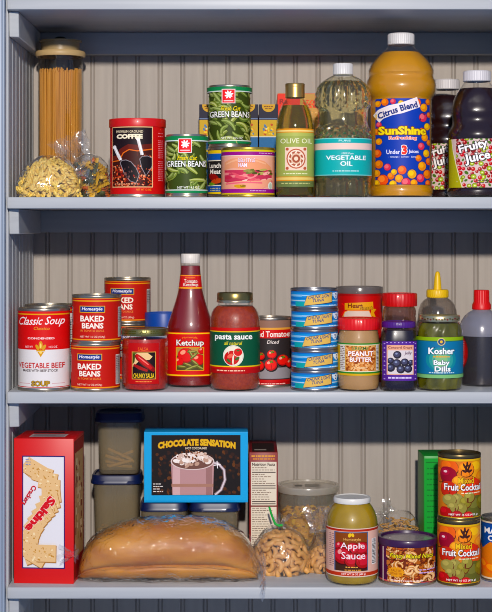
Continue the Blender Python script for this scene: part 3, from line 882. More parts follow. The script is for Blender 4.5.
def film_bag(E, H, grow=1.05, seed=1, wr=.0028, nth=64, nt=26, neck=None, mat=None):
    """crinkled film over a pile; neck = (point, direction, length, flare) closes it in a gathered tuft"""
    bm = bmesh.new(); rows = []
    for j in range(nt+1):
        t = (j/nt)**.8
        row = []
        for i in range(nth):
            th = 2*pi*i/nth
            p = E(th, min(t, .9995), 1.0)
            c = Vector((E(0, t).x+E(pi, t).x, E(pi/2, t).y+E(-pi/2, t).y, 0))/2
            d = Vector((p.x-c.x, p.y-c.y, 0))
            nz = noise.noise(Vector((p.x*45+seed*7, p.y*45, p.z*60)))*wr + noise.noise(Vector((p.x*110, p.y*110+seed, p.z*50)))*wr*.5
            g = grow + (nz/max(.01, d.length) if d.length > 1e-5 else 0)
            row.append(bm.verts.new((c.x+d.x*g, c.y+d.y*g, max(.0006, p.z*1.03 + nz*.6*min(1, t*4) + (.0006 if j == 0 else .002*min(1, t*6))))))
        rows.append(row)
    for a, b in zip(rows[:-1], rows[1:]):
        for i in range(nth): bm.faces.new((a[i], a[(i+1) % nth], b[(i+1) % nth], b[i]))
    bm.faces.new(rows[0][::-1])
    try: bm.faces.new(rows[-1])
    except ValueError: pass
    if neck:
        P0, D, Ln, fl = Vector(neck[0]), Vector(neck[1]).normalized(), neck[2], neck[3]
        sd = D.cross(Vector((0, 1, 0.01))).normalized(); up = sd.cross(D)
        rr = []
        for k in range(9):
            t = k/8; q = fl[0]+(fl[1]-fl[0])*t if t < .35 else fl[1]+(fl[2]-fl[1])*((t-.35)/.65)**1.2
            if t < .35: q = fl[0]+(fl[1]-fl[0])*(t/.35)
            row = []
            for i in range(36):
                a = 2*pi*i/36; w = q*(1+.28*cos(a*7+seed)+.12*cos(a*12+k))
                row.append(bm.verts.new(P0+D*(Ln*t + .004*cos(a*5+seed)*t) + sd*cos(a)*w + up*sin(a)*w*.7))
            rr.append(row)
        for a, b in zip(rr[:-1], rr[1:]):
            for i in range(36): bm.faces.new((a[i], a[(i+1) % 36], b[(i+1) % 36], b[i]))
    return bm

def pile(E, spacing, layers, seed, cap, zmin):
    """spots on nested shells of a pile, with outward directions"""
    r = random.Random(seed); out = []
    for s in layers:
        pts = []
        for _ in range(9000):
            th, t = r.uniform(0, 2*pi), r.uniform(0, .985)
            p = E(th, t, s)
            if p.z < zmin: p.z = zmin
            if all((p-k[0]).length > spacing for k in pts) and all((p-k[0]).length > spacing*.8 for k in out):
                e = .02
                n = (E(th+e, t, s)-p).cross(E(th, min(.999, t+e), s)-p)
                n = n.normalized() if n.length > 1e-9 else Vector((0, 0, 1))
                pts.append((p, n))
        out += pts
    # the nearest to the viewer first
    out.sort(key=lambda k: k[0].y)
    return out[:cap]

def scatter(protos, spots, origin, seed, label, cat, group, tilt=.45, name=None):
    """protos = [(mesh name, mesh, materials)]: every piece an object of its own, sharing mesh data"""
    r = random.Random(seed); first = {}
    for i, (p, n) in enumerate(spots):
        k = r.randrange(len(protos))
        nm, bm, mt, lb = protos[k]
        q = n.to_track_quat('Z', 'Y') @ Matrix.Rotation(r.uniform(0, 2*pi), 3, 'Z').to_quaternion() @ Matrix.Rotation(r.uniform(-tilt, tilt), 3, 'X').to_quaternion()
        if k not in first:
            o = obj(nm, bm, mt, None, 50); tag(o, lb or label, cat, group); first[k] = o
        else:
            o = first[k].copy(); COL.objects.link(o)
        o.location = Vector(origin)+p
        o.rotation_euler = q.to_euler()

def gemelli(l=.014, R=.0021, r=.00135, tw=1.4):
    bm = bmesh.new()
    for ph in (0, pi):
        tube([(R*.62*cos(ph+tw*2*pi*k/10), l*(k/10-.5), R*.62*sin(ph+tw*2*pi*k/10)) for k in range(11)], r, 6, bm)
    return bm
def rotini(l=.017, R=.0036, n=18, tw=1.5):
    bm = bmesh.new(); rows = []
    for k in range(n+1):
        a = tw*2*pi*k/n; y = l*(k/n-.5)
        for_ph = []
        for m in range(3):
            b = a+m*2*pi/3
            for_ph += [Vector((R*cos(b), y, R*sin(b))), Vector((R*.28*cos(b+pi/3), y, R*.28*sin(b+pi/3)))]
        rows.append([bm.verts.new(v) for v in for_ph])
    for a, b in zip(rows[:-1], rows[1:]):
        for i in range(6): bm.faces.new((a[i], a[(i+1) % 6], b[(i+1) % 6], b[i]))
    bm.faces.new(rows[0][::-1]); bm.faces.new(rows[-1])
    bmesh.ops.recalc_face_normals(bm, faces=bm.faces[:])
    return bm
def cashew(s=1.0):
    bm = bmesh.new(); pts = []; rd = []
    for k in range(10):
        t = k/9; a = -1.25+2.5*t
        pts.append((.0062*s*sin(a), -.0062*s*cos(a)+.004*s, 0)); rd.append(s*.0034*(.35+.65*sin(pi*(.12+.80*t))**.7)*(1.08-.25*t))
    return tube(pts, rd, 9, bm)

def world_at(cx, yc, shelf):
    s = (DC+yc)/F
    return ((cx-CX)*s, yc, CAMZ+SHELF[shelf])

# bag of yellow pasta, bottom left of the top shelf
o = world_at(48.5, .040, 1)
Eb = dome(.0415, .035, .051, skew=(.003, .003), p=2.1)
t = thing('pasta_bag', 'clear film bag of plain yellow twisted pasta, in the left corner of its shelf', 'bag', o)
obj('film', film_bag(Eb, .054, 1.04, 3, .003, neck=((.029, .005, .030), (1, .1, .35), .020, (.009, .004, .012))), FILM, t)
PASTA = noisy('pasta_yellow', 'd2aa58', 'f0dc9c', 120, .5, 0, obj_rand=.10, sat=1.3)
scatter([('twisted_pasta', gemelli(.016, .0024, .0016), PASTA, None)], pile(Eb, .0072, (.93, .79, .6), 3, 300, .004), o, 1, 'pale yellow twisted pasta piece inside the clear bag in the left corner', 'pasta', 'loose pasta in the left corner bag')
# bag of three-colour pasta
o = world_at(87.5, .106, 1)
Eb = dome(.0300, .029, .056, skew=(.004, -.004), p=2.6)
t = thing('pasta_bag', 'clear film bag of three-coloured spiral pasta, leaning beside the red coffee can', 'bag', o)
obj('film', film_bag(Eb, .058, 1.07, 8, .0035, neck=((-.010, -.006, .044), (-.4, -.1, 1), .038, (.015, .017, .022))), FILM, t)
g = 'loose spirals in the three-coloured pasta bag'
scatter([('spiral_pasta', rotini(), noisy('pasta_cream', 'c49a3c', 'dcba68', 100, .5, 0), 'yellow pasta spiral inside the bag beside the coffee can'),
         ('spiral_pasta', rotini(), noisy('pasta_red', 'a8502c', 'c4703c', 100, .5, 0), 'orange red pasta spiral inside the bag beside the coffee can'),
         ('spiral_pasta', rotini(), noisy('pasta_green', '3c4430', '565c3c', 100, .5, 0), 'dark green pasta spiral inside the bag beside the coffee can'),
         ('spiral_pasta', rotini(), noisy('pasta_gold', 'b8902c', 'd0ac48', 100, .5, 0), 'yellow pasta spiral inside the bag beside the coffee can')],
        pile(Eb, .0082, (.88, .66), 4, 140, .005), o, 2, None, 'pasta', g)

# ================================================================== MIDDLE SHELF
# ---- soup
def soup(it, lab, rot):
    H = it.z(309)
    t = thing('soup_can', lab, 'can', it.loc, rot, 'red and white soup cans')
    can_parts(t, it.R, H, tin('a8a090', .3))
    A = Art(it, cyl_surf(it.R*.988)); c = it.cx
    A.wrap(310, 388.5, 'dcd6d2', 0); A.wrap(310, 350, 'c41a2e', 1); A.wrap(314.0, 315.2, 'd8a050', 2); A.wrap(310, 310.8, 'd8a050', 2)
    A.text('Classic Soup', c-24, c+23, 317, 327.5, 'f2eae6', 5, .006, shear=.35, slope=-.02)
    A.text('Classico', c-7, c+9, 327, 330.2, 'd8a058', 5, .0, shear=.25)
    A.text('CONDENSED', c-13.5, c+13.5, 337.6, 339.6, 'f0dcd8', 5, .02)
    A.text('NET WT', c-16, c-8, 346.2, 348.2, 'f0dcd8', 5, .0); A.text('10.5 OZ', c+8, c+16, 346.2, 348.2, 'f0dcd8', 5, .0)
    # golden medallion: fleur shaped ornament
    G = 'c8963c'
    A.ell(c, 345.5, 2.0, 4.2, G, 4); A.ell(c-3.4, 347.5, 1.5, 3.0, G, 4, -28); A.ell(c+3.4, 347.5, 1.5, 3.0, G, 4, 28)
    A.rect(c-4.4, c+4.4, 350, 351.6, G, 4); A.poly([(c-3.4, 352), (c+3.4, 352), (c, 357.5)], G, 4); A.ell(c, 346, .8, 2.4, 'f0d088', 4.5); A.ell(c, 352.6, 1.3, 1.3, 'f0d088', 4.5)
    A.text('VEGETABLE BEEF', c-24.5, c+23, 363, 368.6, 'b02430', 5, .022)
    A.text('MADE WITH BEEF STOCK', c-18.5, c+17, 369.6, 372.2, '3a2a28', 5, .02)
    A.text('SOUP', c-9.5, c+9, 381.2, 386.6, 'b08a40', 6, .035, outline='3c2418', ooff=.045)
    A.rect(c-23, c-11, 383.6, 384.2, 'c8a0a0', 4); A.rect(c+11, c+23, 383.6, 384.2, 'c8a0a0', 4)
    A.wrap(387.2, 388.0, 'b02838', 2)
    A.rect(c+36, c+58, 318, 378, 'e8e2dc', 3); A.lines(c+38, c+56, [322+i*2.6 for i in range(20)], '4a3a38', 4, .7, 8)
    A.done(t)
    return t
it = It(44, .0375, 2, 52.5)
sc = soup(it, 'red and white soup can standing in front, leftmost on its shelf', 0)
dup(sc, ((50-CX)*(DC+.130)/F, .130, CAMZ+SHELF[2]), rad(-35), 'red and white soup can mostly hidden behind its twin in the left corner')

# ---- baked beans
BH = .0602
def beans(it, lab, H, rot):
    t = thing('baked_beans_can', lab, 'can', it.loc, rot, 'orange red baked beans cans')
    can_parts(t, it.R, H, tin('a89c88', .3))
    y0 = 342.0; y1 = y0 + H/it.sf
    A = Art(it, lambda u, v, off: ((it.R*.988+off)*sin(u/it.R), -(it.R*.988+off)*cos(u/it.R), v)); c = it.cx
    zz = it.z; y1 = HZ-(it.base)/it.sf; y0 = HZ-(it.base+H)/it.sf
    O = '9c2a1a'; O = 'b0381a'
    A.wrap(y0+3, y1-2.2, O, 0); A.wrap(y0+5, y0+6.2, 'e0a030', 1); A.wrap(y1-4.2, y1-3.2, 'e0a030', 1); A.wrap(y0+3, y0+3.6, 'd88a2c', 1)
    x = c-2.5
    A.rect(x-13, x+13, y0+10.5, y0+17.3, 'd8b048', 2); A.rect(x-12.4, x+12.4, y0+11.1, y0+16.7, '20306e', 3)
    A.text('Homestyle', x-10.5, x+10.5, y0+11.9, y0+16.0, 'eee8ee', 4, .02, shear=.2)
    A.text('BAKED', x-12.3, x+12.3, y0+20.3, y0+26.2, 'f4eadc', 4, .03); A.text('BEANS', x-10.6, x+11.4, y0+27.6, y0+33.2, 'f4eadc', 4, .03)
    A.text('IN TOMATO SAUCE', x-12, x+12, y0+34.4, y0+36.4, 'e49a60', 4, .0)
    A.text('NET WT 16 OZ (454g)', x-12.5, x+13, y1-7.6, y1-5.2, 'f0d8c4', 4, .0)
    A.bars(c+24, c+34, y0+12, y1-6, 2, 3, True); A.lines(c+24.5, c+33, [y0+14+i*1.8 for i in range(8)], '6a5050', 4, .6, 4)
    A.bars(c-34, c-25.5, y0+12, y0+30, 2, 5)
    A.done(t)
    return t
it = It(95.5, .0350, 2, 49.5)
bc = beans(it, 'baked beans can at the bottom of the front pair, beside the soup can', BH, rad(-4))
zt = CAMZ+SHELF[2]+BH+.0001
dup(bc, ((96.8-CX)*(DC+.0350)/F, .0350, zt), rad(0), 'baked beans can stacked on top of the front pair, beside the soup can')
it = It(127.5, .160, 2, 46.2)
Hr = .0775
beans(it, 'taller bean can at the back carrying another can, almost hidden behind the salsa jar', Hr, rad(20))
dup(bc, (it.X, .160, CAMZ+SHELF[2]+Hr+.0001), rad(-4), 'baked beans can stacked at the back, rising above the salsa jar')

# ---- salsa
def jar_lid(t, R, z0, z1, mat, name='lid', ridge=None, inset=.9):
    return obj(name, lathe([(R*.93, z0), (R*.985, z0), (R, z0+.0008), (R, z1-.0016), (R*.965, z1), (R*inset, z1), (R*(inset-.03), z1-.0008), (0, z1-.0008)], 144 if ridge else 64, ridge=ridge), mat, t)
it = It(145, .0325, 2, 46.4); R = it.R
t = thing('salsa_jar', 'squat jar of red salsa with a dark square chili label', 'jar', it.loc)
pts = [(40, 'b'), (44.5, 388), (46, 384), (46, 343), (45.5, 339.5), (44, 337)]
obj('glass', lathe([(0, .001)]+it.prof(pts)+it.prof([(43, 335)])), GLASS, t)
pin = it.prof([(41, 388), (44.4, 384), (44.4, 343), (43.5, 340)])
obj('salsa', lathe([(0, .002), (it.r(40), .002)]+pin+[(0, pin[-1][1])]), noisy('salsa_red', '8c1c10', 'b43820', 220, .35, .3), t)
jar_lid(t, it.r(46.5), it.z(336.8, it.r(46.5)), it.z(329.6, it.r(46.5)), tin('8c8450', .35))
A = Art(it, cyl_surf(R*1.003)); c = it.cx
A.lines(c-22, c-8, [331.2, 333.6], '3a3a18', 1, 1.1, 3)
A.wrap(344, 386, 'a4201c', -.5) if False else None
A.rect(c-15.5, c+15, 343.5, 384.5, 'ac1c1a', 0)
A.text('SALSA', c-5.6, c+4.8, 347.6, 351, 'd87040', 3, .0)
x0, x1, y0, y1 = c-11.8, c+12.2, 352, 379.6
A.rect(x0, x1, y0, y1, 'd8a868', 1); A.rect(x0+.6, x1-.6, y0+.6, y1-.6, '1a0e10', 2)
A.clip = (x0+.8, x1-.8, y0+.8, 372.5)
A.poly([(x0, 356), (c-6, 353), (c+4, 353), (c+9, 357), (c+6, 360), (c-4, 361), (x0, 368)], 'e0bc90', 2.4); A.poly([(x0, 352), (c-8, 352), (c-9, 362), (x0, 366)], '3a4418', 2.6)
A.stroke([(c-8, 355), (c-5, 358), (c+1, 363), (c+6, 367), (c+11, 371)], 6.5, '7c1014', 2.8, True); A.stroke([(c-7, 355), (c-4, 358.5), (c+2, 363.5), (c+8, 369)], 4.4, 'b8242a', 3, True); A.stroke([(c-5, 357), (c, 361), (c+5, 365)], 1.2, 'e48078', 3.2, True)
A.stroke([(c-10, 365), (c-4, 368), (c+4, 371)], 3.4, '94181c', 3.1, True); A.stroke([(c-9, 354), (c-11, 352.6)], 1.4, '5a7028', 3.3)
A.clip = None
A.text('CHUNKY SALSA', x0+1.6, x1-1.6, 373.6, 378.4, 'e2c05c', 4, .02)
A.lines(c-8, c+8, [381.4], 'e09060', 3, .9, 6)
A.done(t)
# lid print
A = Art(it, cyl_surf(it.r(46.5)*1.001)); 
A.text('SALSA', c-4, c+4, 330.6, 334.2, '3a3c18', 1, .03); A.lines(c-17, c-7, [331, 333], '4a4820', 1, 1, 2); A.lines(c+7, c+17, [331, 333], '4a4820', 1, 1, 3)
A.done(t, 'lid_print')

# ---- blue lidded tub behind
it = It(163.5, .141, 2, 37.5); H = it.z(313.5); R = it.R
t = thing('storage_tub', 'round tub with a plain blue lid, glimpsed between the salsa jar and ketchup', 'tub', it.loc)
obj('tub_body', lathe([(0, .001), (R*.9, .001), (R*.93, .003), (R*.96, H-.02), (0, H-.02)]), P('8c97a8', .4), t)
obj('tub_lid', lathe([(R*.965, H-.026), (R, H-.025), (R, H-.002), (R*.97, H), (R*.88, H), (R*.86, H-.0015), (0, H-.0015)]), P('1f4690', .4), t)

# ---- ketchup
it = It(190.5, .072, 2, 47); R = it.R; SY = .70
it.yf = it.yc-R*SY; it.sf = (DC+it.yf)/F
t = thing('ketchup_bottle', 'tall red ketchup bottle with a white cap and neck label', 'bottle', it.loc)
pts = [(42, 'b'), (46, 386), (47, 382), (47, 331), (46.6, 328), (44, 323), (40, 317), (35.5, 310), (31, 303), (27, 296), (24, 289), (22, 281), (20.6, 273), (19.4, 266), (18.6, 263)]
body = it.prof(pts)
def rof(prof):
    def f(v):
        for (r0, z0), (r1, z1) in zip(prof[:-1], prof[1:]):
            if z0 <= v <= z1: return r0+(r1-r0)*(v-z0)/max(1e-9, z1-z0)
        return prof[-1][0] if v > prof[-1][1] else prof[0][0]
    return f
obj('bottle_body', lathe([(0, .001)]+body, 64, sy=SY), clear('ketchup_plastic', refl=1.2, rough=.08), t)
obj('ketchup', lathe([(0, .002), (it.r(41), .002)]+[(r_*.97, max(z_, .0022)) for r_, z_ in body[1:-1]]+[(0, body[-2][1])], 64, sy=SY), P('701a0c', .4), t)
q = it.r(19.2); z0, z1 = it.z(263.5, q), it.z(254, q)
obj('cap', lathe([(q*.95, z0), (q, z0+.001), (q*.98, z1-.001), (q*.93, z1), (0, z1)], 120, ridge=(30, .02, 1, 2)), P('dcd4ca', .4), t)
bf = rof(body)
def ks(u, v, off):
    r_ = bf(v)*1.004+off; a = u/bf(v)
    return (r_*sin(a), -(r_)*cos(a)*SY, v)
A = Art(it, ks, dv=.004); c = it.cx
def band(y0, y1, h, lay, half):
    A.rect(c-half, c+half, y0, y1, h, lay)
band(332.5, 377.5, 'c01e20', 0, 24 * 1.25); band(332.5, 333.2, 'd8502c', 1, 30); band(333.2, 334.4, 'e8c040', 1, 30); band(375, 376.4, 'e8c040', 1, 30); band(376.6, 377.5, '8a1014', 1, 30)
A.text('Homestyle', c-7.5, c+7.5, 337.2, 339.6, 'e89838', 4, .0, arch=.8)
A.text('Ketchup', c-13.6, c+13.8, 340, 347.6, 'f6ece4', 5, .02, outline='4a0c0c', ooff=.04)
x0, x1, y0, y1 = c-14, c+14, 347.6, 371
A.rect(x0, x1, y0, y1, 'd8a858', 1); A.rect(x0+.7, x1-.7, y0+.7, y1-.7, '4a4028', 2); A.clip = (x0+.8, x1-.8, y0+.8, y1-.8)
A.rect(x0, x1, 347, 356, 'b08c58', 2.1)
for x, y, q in ((c-4, 355.5, 8.4), (c+8.5, 360, 6.5), (c-11, 362, 5), (c+12, 351, 4)):
    A.ell(x, y, q, q*.9, '9c2018', 2.5); A.ell(x-.3, y-.4, q*.9, q*.8, 'cc3a2a', 2.6); A.ell(x-q*.35, y-q*.35, q*.34, q*.24, 'eca088', 2.7, -30)
for x, y, a in ((c-2, 365, 20), (c+4, 367, -15), (c-8, 367, 5), (c+10, 368, 30), (c+1, 354, 60), (c+2, 352, 0), (c+4, 356, -40), (c+5, 363, 40), (c-1, 369, -20)): A.ell(x, y, 5, 1.5, '5c6030', 2.9, a); A.ell(x, y-.5, 3.6, .6, 'a09a60', 3, a)
A.clip = None
A.done(t)
A = Art(it, ks, dv=.004)
band2 = lambda y0, y1, h, l: A.rect(c-22, c+22, y0, y1, h, l)
band2(275.5, 289.5, 'c01e20', 0); band2(275.5, 276.5, 'e8a040', 1); band2(288, 289, 'e8c040', 1)
A.text('Homestyle', c-5, c+5, 277.3, 279.2, 'e89838', 3, .0)
A.text('Tomato', c-6.5, c+7.5, 279.6, 283.6, 'f0dcd0', 4, .01, outline='701010', ooff=.03); A.text('Ketchup', c-7.2, c+8.5, 283.6, 287.6, 'f0dcd0', 4, .01, outline='701010', ooff=.03)
A.done(t, 'neck_label')

# ---- pasta sauce
it = It(235, .0335, 2, 50); R = it.R
t = thing('pasta_sauce_jar', 'glass pasta sauce jar with a brassy lid and dark green label', 'jar', it.loc)
pts = [(44, 'b'), (48, 388), (50, 384), (50, 324), (49.5, 319), (47, 314), (42, 309.5), (37, 307), (34, 305.5), (34, 303)]
pr = it.prof(pts)
obj('glass', lathe([(0, .001)]+pr), GLASS, t)
obj('sauce', lathe([(0, .002), (it.r(43), .002)]+[(r_*.965, max(z_, .0022)) for r_, z_ in pr[1:-2]]+[(0, pr[-3][1])]), noisy('sauce_red', '7c2c0e', 'a4481e', 260, .4, .35), t)
LID = tin('8e7c48', .3)
jar_lid(t, it.r(36), it.z(302.8, it.r(36)), it.z(293.4, it.r(36)), LID)
obj('neck_ring', lathe([(it.r(33), it.z(303.8)), (it.r(36.5), it.z(303.6)), (it.r(37), it.z(302.6)), (it.r(36), it.z(301)), (it.r(35), it.z(300.5))]), tin('c4b490', .25), t)
A = Art(it, cyl_surf(R*1.003)); c = it.cx
A.wrap(328, 374, '1d4c34', 0); A.wrap(328, 331.5, 'b82c24', 1); A.wrap(331.5, 332.5, 'e0c050', 1); A.wrap(366.2, 367.4, 'e0c050', 1); A.wrap(367.4, 374, 'a82a1c', 1); A.wrap(367.6, 369, 'c43a28', 1.5)
A.text('pasta sauce', c-20, c+17.5, 334.6, 341.6, 'f2efe6', 4, .025)
A.text('all natural', c-10.5, c+7, 341.6, 345.2, 'd8c840', 4, .01, shear=.2)
A.ell(c-1.5, 356, 10.3, 10.6, 'e6e0d0', 1.5, n=28); A.ell(c-1.5, 356, 9.6, 9.9, '24402c', 1.6, n=28); A.ell(c-1.5, 356, 9.5, 9.8, 'e6ddc8', 1.7, n=28)
A.ell(c-3.0, 358, 7.6, 7.2, 'b82c24', 2, n=20); A.ell(c-4.6, 356.2, 3.2, 2.0, 'dc7060', 2.2, -30); A.ell(c+3.0, 352.6, 4.6, 4.2, 'e4d8c0', 2.3); A.ell(c+3.2, 352.4, 4.2, 3.9, 'c43a2a', 2.4); A.ell(c-6, 361, 2.6, 1.2, '3c6030', 2.5, 40); A.ell(c+2.4, 358.8, 2.6, 1.4, '3c6030', 2.5, -30); A.ell(c+3.2, 350.8, 1.6, .8, '3c6030', 2.5)
A.lines(c-18, c+10, [370.4], 'eac0a8', 3, 1.1, 5)
A.done(t)

# ---- diced tomatoes
it = It(269.5, .0820, 2, 45); H = it.z(318)
t = thing('tomato_can', 'diced tomatoes can partly hidden behind the pasta sauce jar', 'can', it.loc)
can_parts(t, it.R, H, tin('b0a494', .3))
A = Art(it, cyl_surf(it.R*.988)); c = it.cx
A.wrap(320, 386.5, '2c2626', 0); A.wrap(320, 328, '8a6a5c', .5); A.wrap(328, 330, 'd8a060', 1); A.wrap(330, 338.5, 'c02428', 1); A.wrap(380, 382, 'b8302c', 1); A.wrap(382, 386.5, 'a82428', 1)
A.text('Diced Tomatoes', c-21, c+22.5, 331.4, 337.4, 'f4e6dc', 4, .02)
A.text('Diced', c-2.5, c+9, 340.5, 344, 'e8dcd4', 4, .01, shear=.25)
A.rect(c-30, c+30, 360, 379, '3c3838', .3); A.rect(c-30, c+30, 368, 379, '8c8688', .4)
for x, y, q in ((c+1, 365, 6.3), (c+13, 360.5, 6), (c-11, 366, 5.4), (c+2, 354.5, 4.8), (c-9, 356.5, 4), (c+21, 364, 5)):
    A.ell(x+.6, y+1.6, q*1.04, q*.9, '1c1414', 1.2); A.ell(x, y, q, q*.92, 'a82018', 1.4, n=18); A.ell(x-.3, y-.4, q*.86, q*.78, 'd84434', 1.5, n=16); A.ell(x-q*.3, y-q*.35, q*.34, q*.22, 'f0a494', 1.6, -25)
    A.ell(x+.4, y-q*.5, 2.6, .8, '4c6028', 1.8, 20); A.ell(x+.4, y-q*.5, 2.2, .7, '6a7c38', 1.9, -50)
A.lines(c-20, c+16, [383.6], 'e8b8b0', 3, .9, 4)
A.done(t)

# ---- tuna
it = It(314.5, .0350, 2, 47.5); R = it.R; TH = .02565
def tuna(it, lab):
    t = thing('tuna_can', lab, 'can', it.loc, 0, 'stacked tuna cans')
    can_parts(t, R, TH, tin('8c8c90', .3))
    A = Art(it, cyl_surf(R*.988)); c = it.cx
    y1 = HZ-it.base/it.sf; y0 = HZ-(it.base+TH)/it.sf
    A.wrap(y0+2.2, y1-2, '3f86bc', 0)
    for k, (a, b, h) in enumerate(((2.2, 4.0, '2468a8'), (6.2, 7.4, 'a8c8dc'), (9.0, 10.2, '2c70b0'), (11.6, 12.6, 'b8d0dc'), (14.0, 15.4, '2468a8'), (16.6, 17.4, 'a0c4d8'))): A.wrap(y0+a, y0+b, h, 1)
    A.rect(c-44, c-14, y0+6, y0+8, '8cb8d4', 1.2); A.rect(c-20, c-11, y0+13, y1-2.5, '3a9a9a', 1.1)
    A.rect(c+12, c+30, y0+4.2, y0+6, 'd8e4ea', 1.3)
    x0, x1 = c-10, c+16
    A.poly([(x0-2.6, y1-2.8), (x1+.8, y1-6.4), (x1+.8, y0+3.2), (x0+.6, y0+7.2)], '22304c', 2)
    A.poly([(x0-2.2, y1-3.6), (x1, y1-7), (x1, y0+3.8), (x0+1, y0+7.6)], 'd4b070', 3)
    A.text('CHUNK LIGHT', x0+1.8, x1-.6, y0+6.0, y0+9.4, '24406c', 4, .015, shear=.2, slope=-.11)
    A.text('TUNA', x0+6, x1-8, y0+10.0, y0+13.0, '24406c', 4, .015, shear=.2, slope=-.11)
    A.ell(c+21.5, y0+7, 3.4, 3.4, 'e4ecf0', 3); A.text('2', c+20, c+23, y0+4.8, y0+9.2, '223c70', 4, .04)
    A.lines(c+13, c+22, [y1-4.2], 'e0e8ee', 3, .7, 3)
    A.done(t)
    return t
labs = ['tuna can at the very bottom of the blue stack', 'second tuna can from the bottom of the blue stack', 'tuna can in the middle of the blue stack', 'fourth tuna can up, just under the topmost of the blue stack', 'topmost tuna can of the blue stack']
tc = tuna(it, labs[0])
for k in range(1, 5):
    dup(tc, (it.X + (.0006, -.0004, .0003, -.0005)[k-1], it.yc, it.loc[2]+k*(TH+.00008)), rad((2, -1.5, 1, 3)[k-1]), labs[k])

# ---- red canister behind the peanut butter
it = It(359.5, .142, 2, 47); H = it.z(287.5); R = it.R
t = thing('oatmeal_canister', 'red round canister with a yellow banner, standing behind the peanut butter', 'canister', it.loc)
obj('can_body', lathe([(0, .001), (R*.98, .001), (R*.985, .003), (R*.985, H-.004), (0, H-.004)]), P('a8162c', .4), t)
obj('plastic_lid', lathe([(R*.99, H-.0085), (R*1.01, H-.0085), (R*1.015, H-.001), (R, H), (R*.93, H), (R*.91, H-.002), (0, H-.002)]), clear('smoky_lid', tint='b0a49c', haze=.7, haze_col='8c8480', rough=.2), t)
A = Art(it, cyl_surf(R*.987)); c = it.cx
A.wrap(296, 388, 'b4142c', 0); A.wrap(294.5, 296.5, '981428', .5)
A.poly([(c-16, 303.5), (c+12, 302), (c+12.5, 309.5), (c-16, 310.2)], 'd8a030', 2); A.poly([(c+10, 309), (c+15.5, 309.5), (c+13, 313), (c+15, 318), (c+10, 316)], 'd8a030', 2.2)
A.text('Heart', c-13, c+1.5, 303.6, 308.2, '6a1a1c', 4, .02); A.text('Smart', c-1, c+11.5, 306.0, 310, 'c89a48', 4.4, .02, outline='6a4a1c')
A.poly([(c-16, 313), (c-13, 311), (c+8, 311), (c+12, 320), (c+14, 332), (c-20, 332)], 'd8c4b8', 1.5); A.stroke([(c-20, 324), (c-16, 312.5), (c-13, 311), (c+8, 311), (c+12, 320)], .8, 'e8a068', 1.8)
A.stroke([(c-19, 304), (c-16, 306), (c-15.5, 310), (c-19, 316)], 1.4, 'd83040', 1.8)
A.done(t)

# ---- peanut butter
it = It(358.5, .0300, 2, 42.4); R = it.R
t = thing('peanut_butter_jar', 'peanut butter jar with a bright red ribbed lid', 'jar', it.loc)
pts = [(38, 'b'), (40.5, 388), (42, 384), (42, 342), (41, 338), (39.5, 334), (39, 331)]
pr = it.prof(pts)
obj('jar_body', lathe([(0, .001)]+pr), PET, t)
obj('peanut_butter', lathe([(0, .002), (it.r(37), .002)]+[(r_*.975, max(z_, .0022)) for r_, z_ in pr[1:]]+[(0, pr[-1][1])]), noisy('peanut_paste', 'a07c54', 'b48e64', 60, .5, .1), t)
jar_lid(t, it.r(42), it.z(330.6, it.r(42)), it.z(319, it.r(42)), P('c8201c', .4, coat=.2), ridge=(36, .012, 2, 3))
A = Art(it, cyl_surf(R*1.003)); c = it.cx
A.wrap(343.5, 376, 'c8a050', 0); A.wrap(343.5, 345, '3c7a38', 1); A.wrap(345, 345.8, 'e4dcc0', 1); A.wrap(371.5, 372.3, 'e4dcc0', 1); A.wrap(372.3, 374, '3c7a38', 1); A.wrap(374, 376, 'cca43c', 1)
A.rect(c-20, c-14.5, 346, 371, 'd8d0c4', 1); A.lines(c-19.5, c-15, [347+i*1.8 for i in range(13)], '6a4a40', 2, .7, 6)
A.rect(c-14, c+16, 346.3, 371.2, 'a05a34', 1); speck(A, c-14, c+16, 346.3, 371.2, 130, ['c88858', 'd8a070', 'b87048', 'e0b080', '8a4a2c'], 1.2, 2.0, 1.2, 8)
A.bars(c+16.5, c+21, 346, 371, 2)
A.text('CREAMY', c-8, c+9, 347, 350.2, '2c4c28', 5, .01, outline='d8c880', ooff=.05)
A.text('PEANUT', c-11.5, c+13.5, 351.4, 356.4, 'f4ece4', 5, .03, outline='a02420', ooff=.05); A.text('BUTTER', c-10, c+12, 357.6, 362.2, 'f4ece4', 5, .03, outline='a02420', ooff=.05)
A.text('Creamy', c-6, c+7, 366.5, 369.6, 'e8d8b0', 5, .0, shear=.25)
A.done(t)

# ---- tall jar with a red lid, behind the jelly
it = It(399.5, .098, 2, 33); R = it.R
t = thing('spice_jar', 'clear jar with a red screw lid, standing behind the purple lidded jelly', 'jar', it.loc)
pr = it.prof([(30, 'b'), (33, 384), (33, 312), (31.5, 309), (29, 307)])
obj('jar_body', lathe([(0, .001)]+pr), clear('rosy_plastic', refl=1.1, tint='c8aaa0', haze=.18, haze_col='a87868'), t)
obj('seasoning', lathe([(0, .002), (it.r(29), .002), (it.r(31.5), it.z(384)), (it.r(31.5), it.z(326)), (0, it.z(325))]), noisy('seasoning_brown', '5a3424', '7a4c34', 200, .7, .3), t)
jar_lid(t, it.r(35), it.z(307, it.r(35)), it.z(294, it.r(35)), P('bc1c20', .4, coat=.2), ridge=(30, .015, 2, 3))

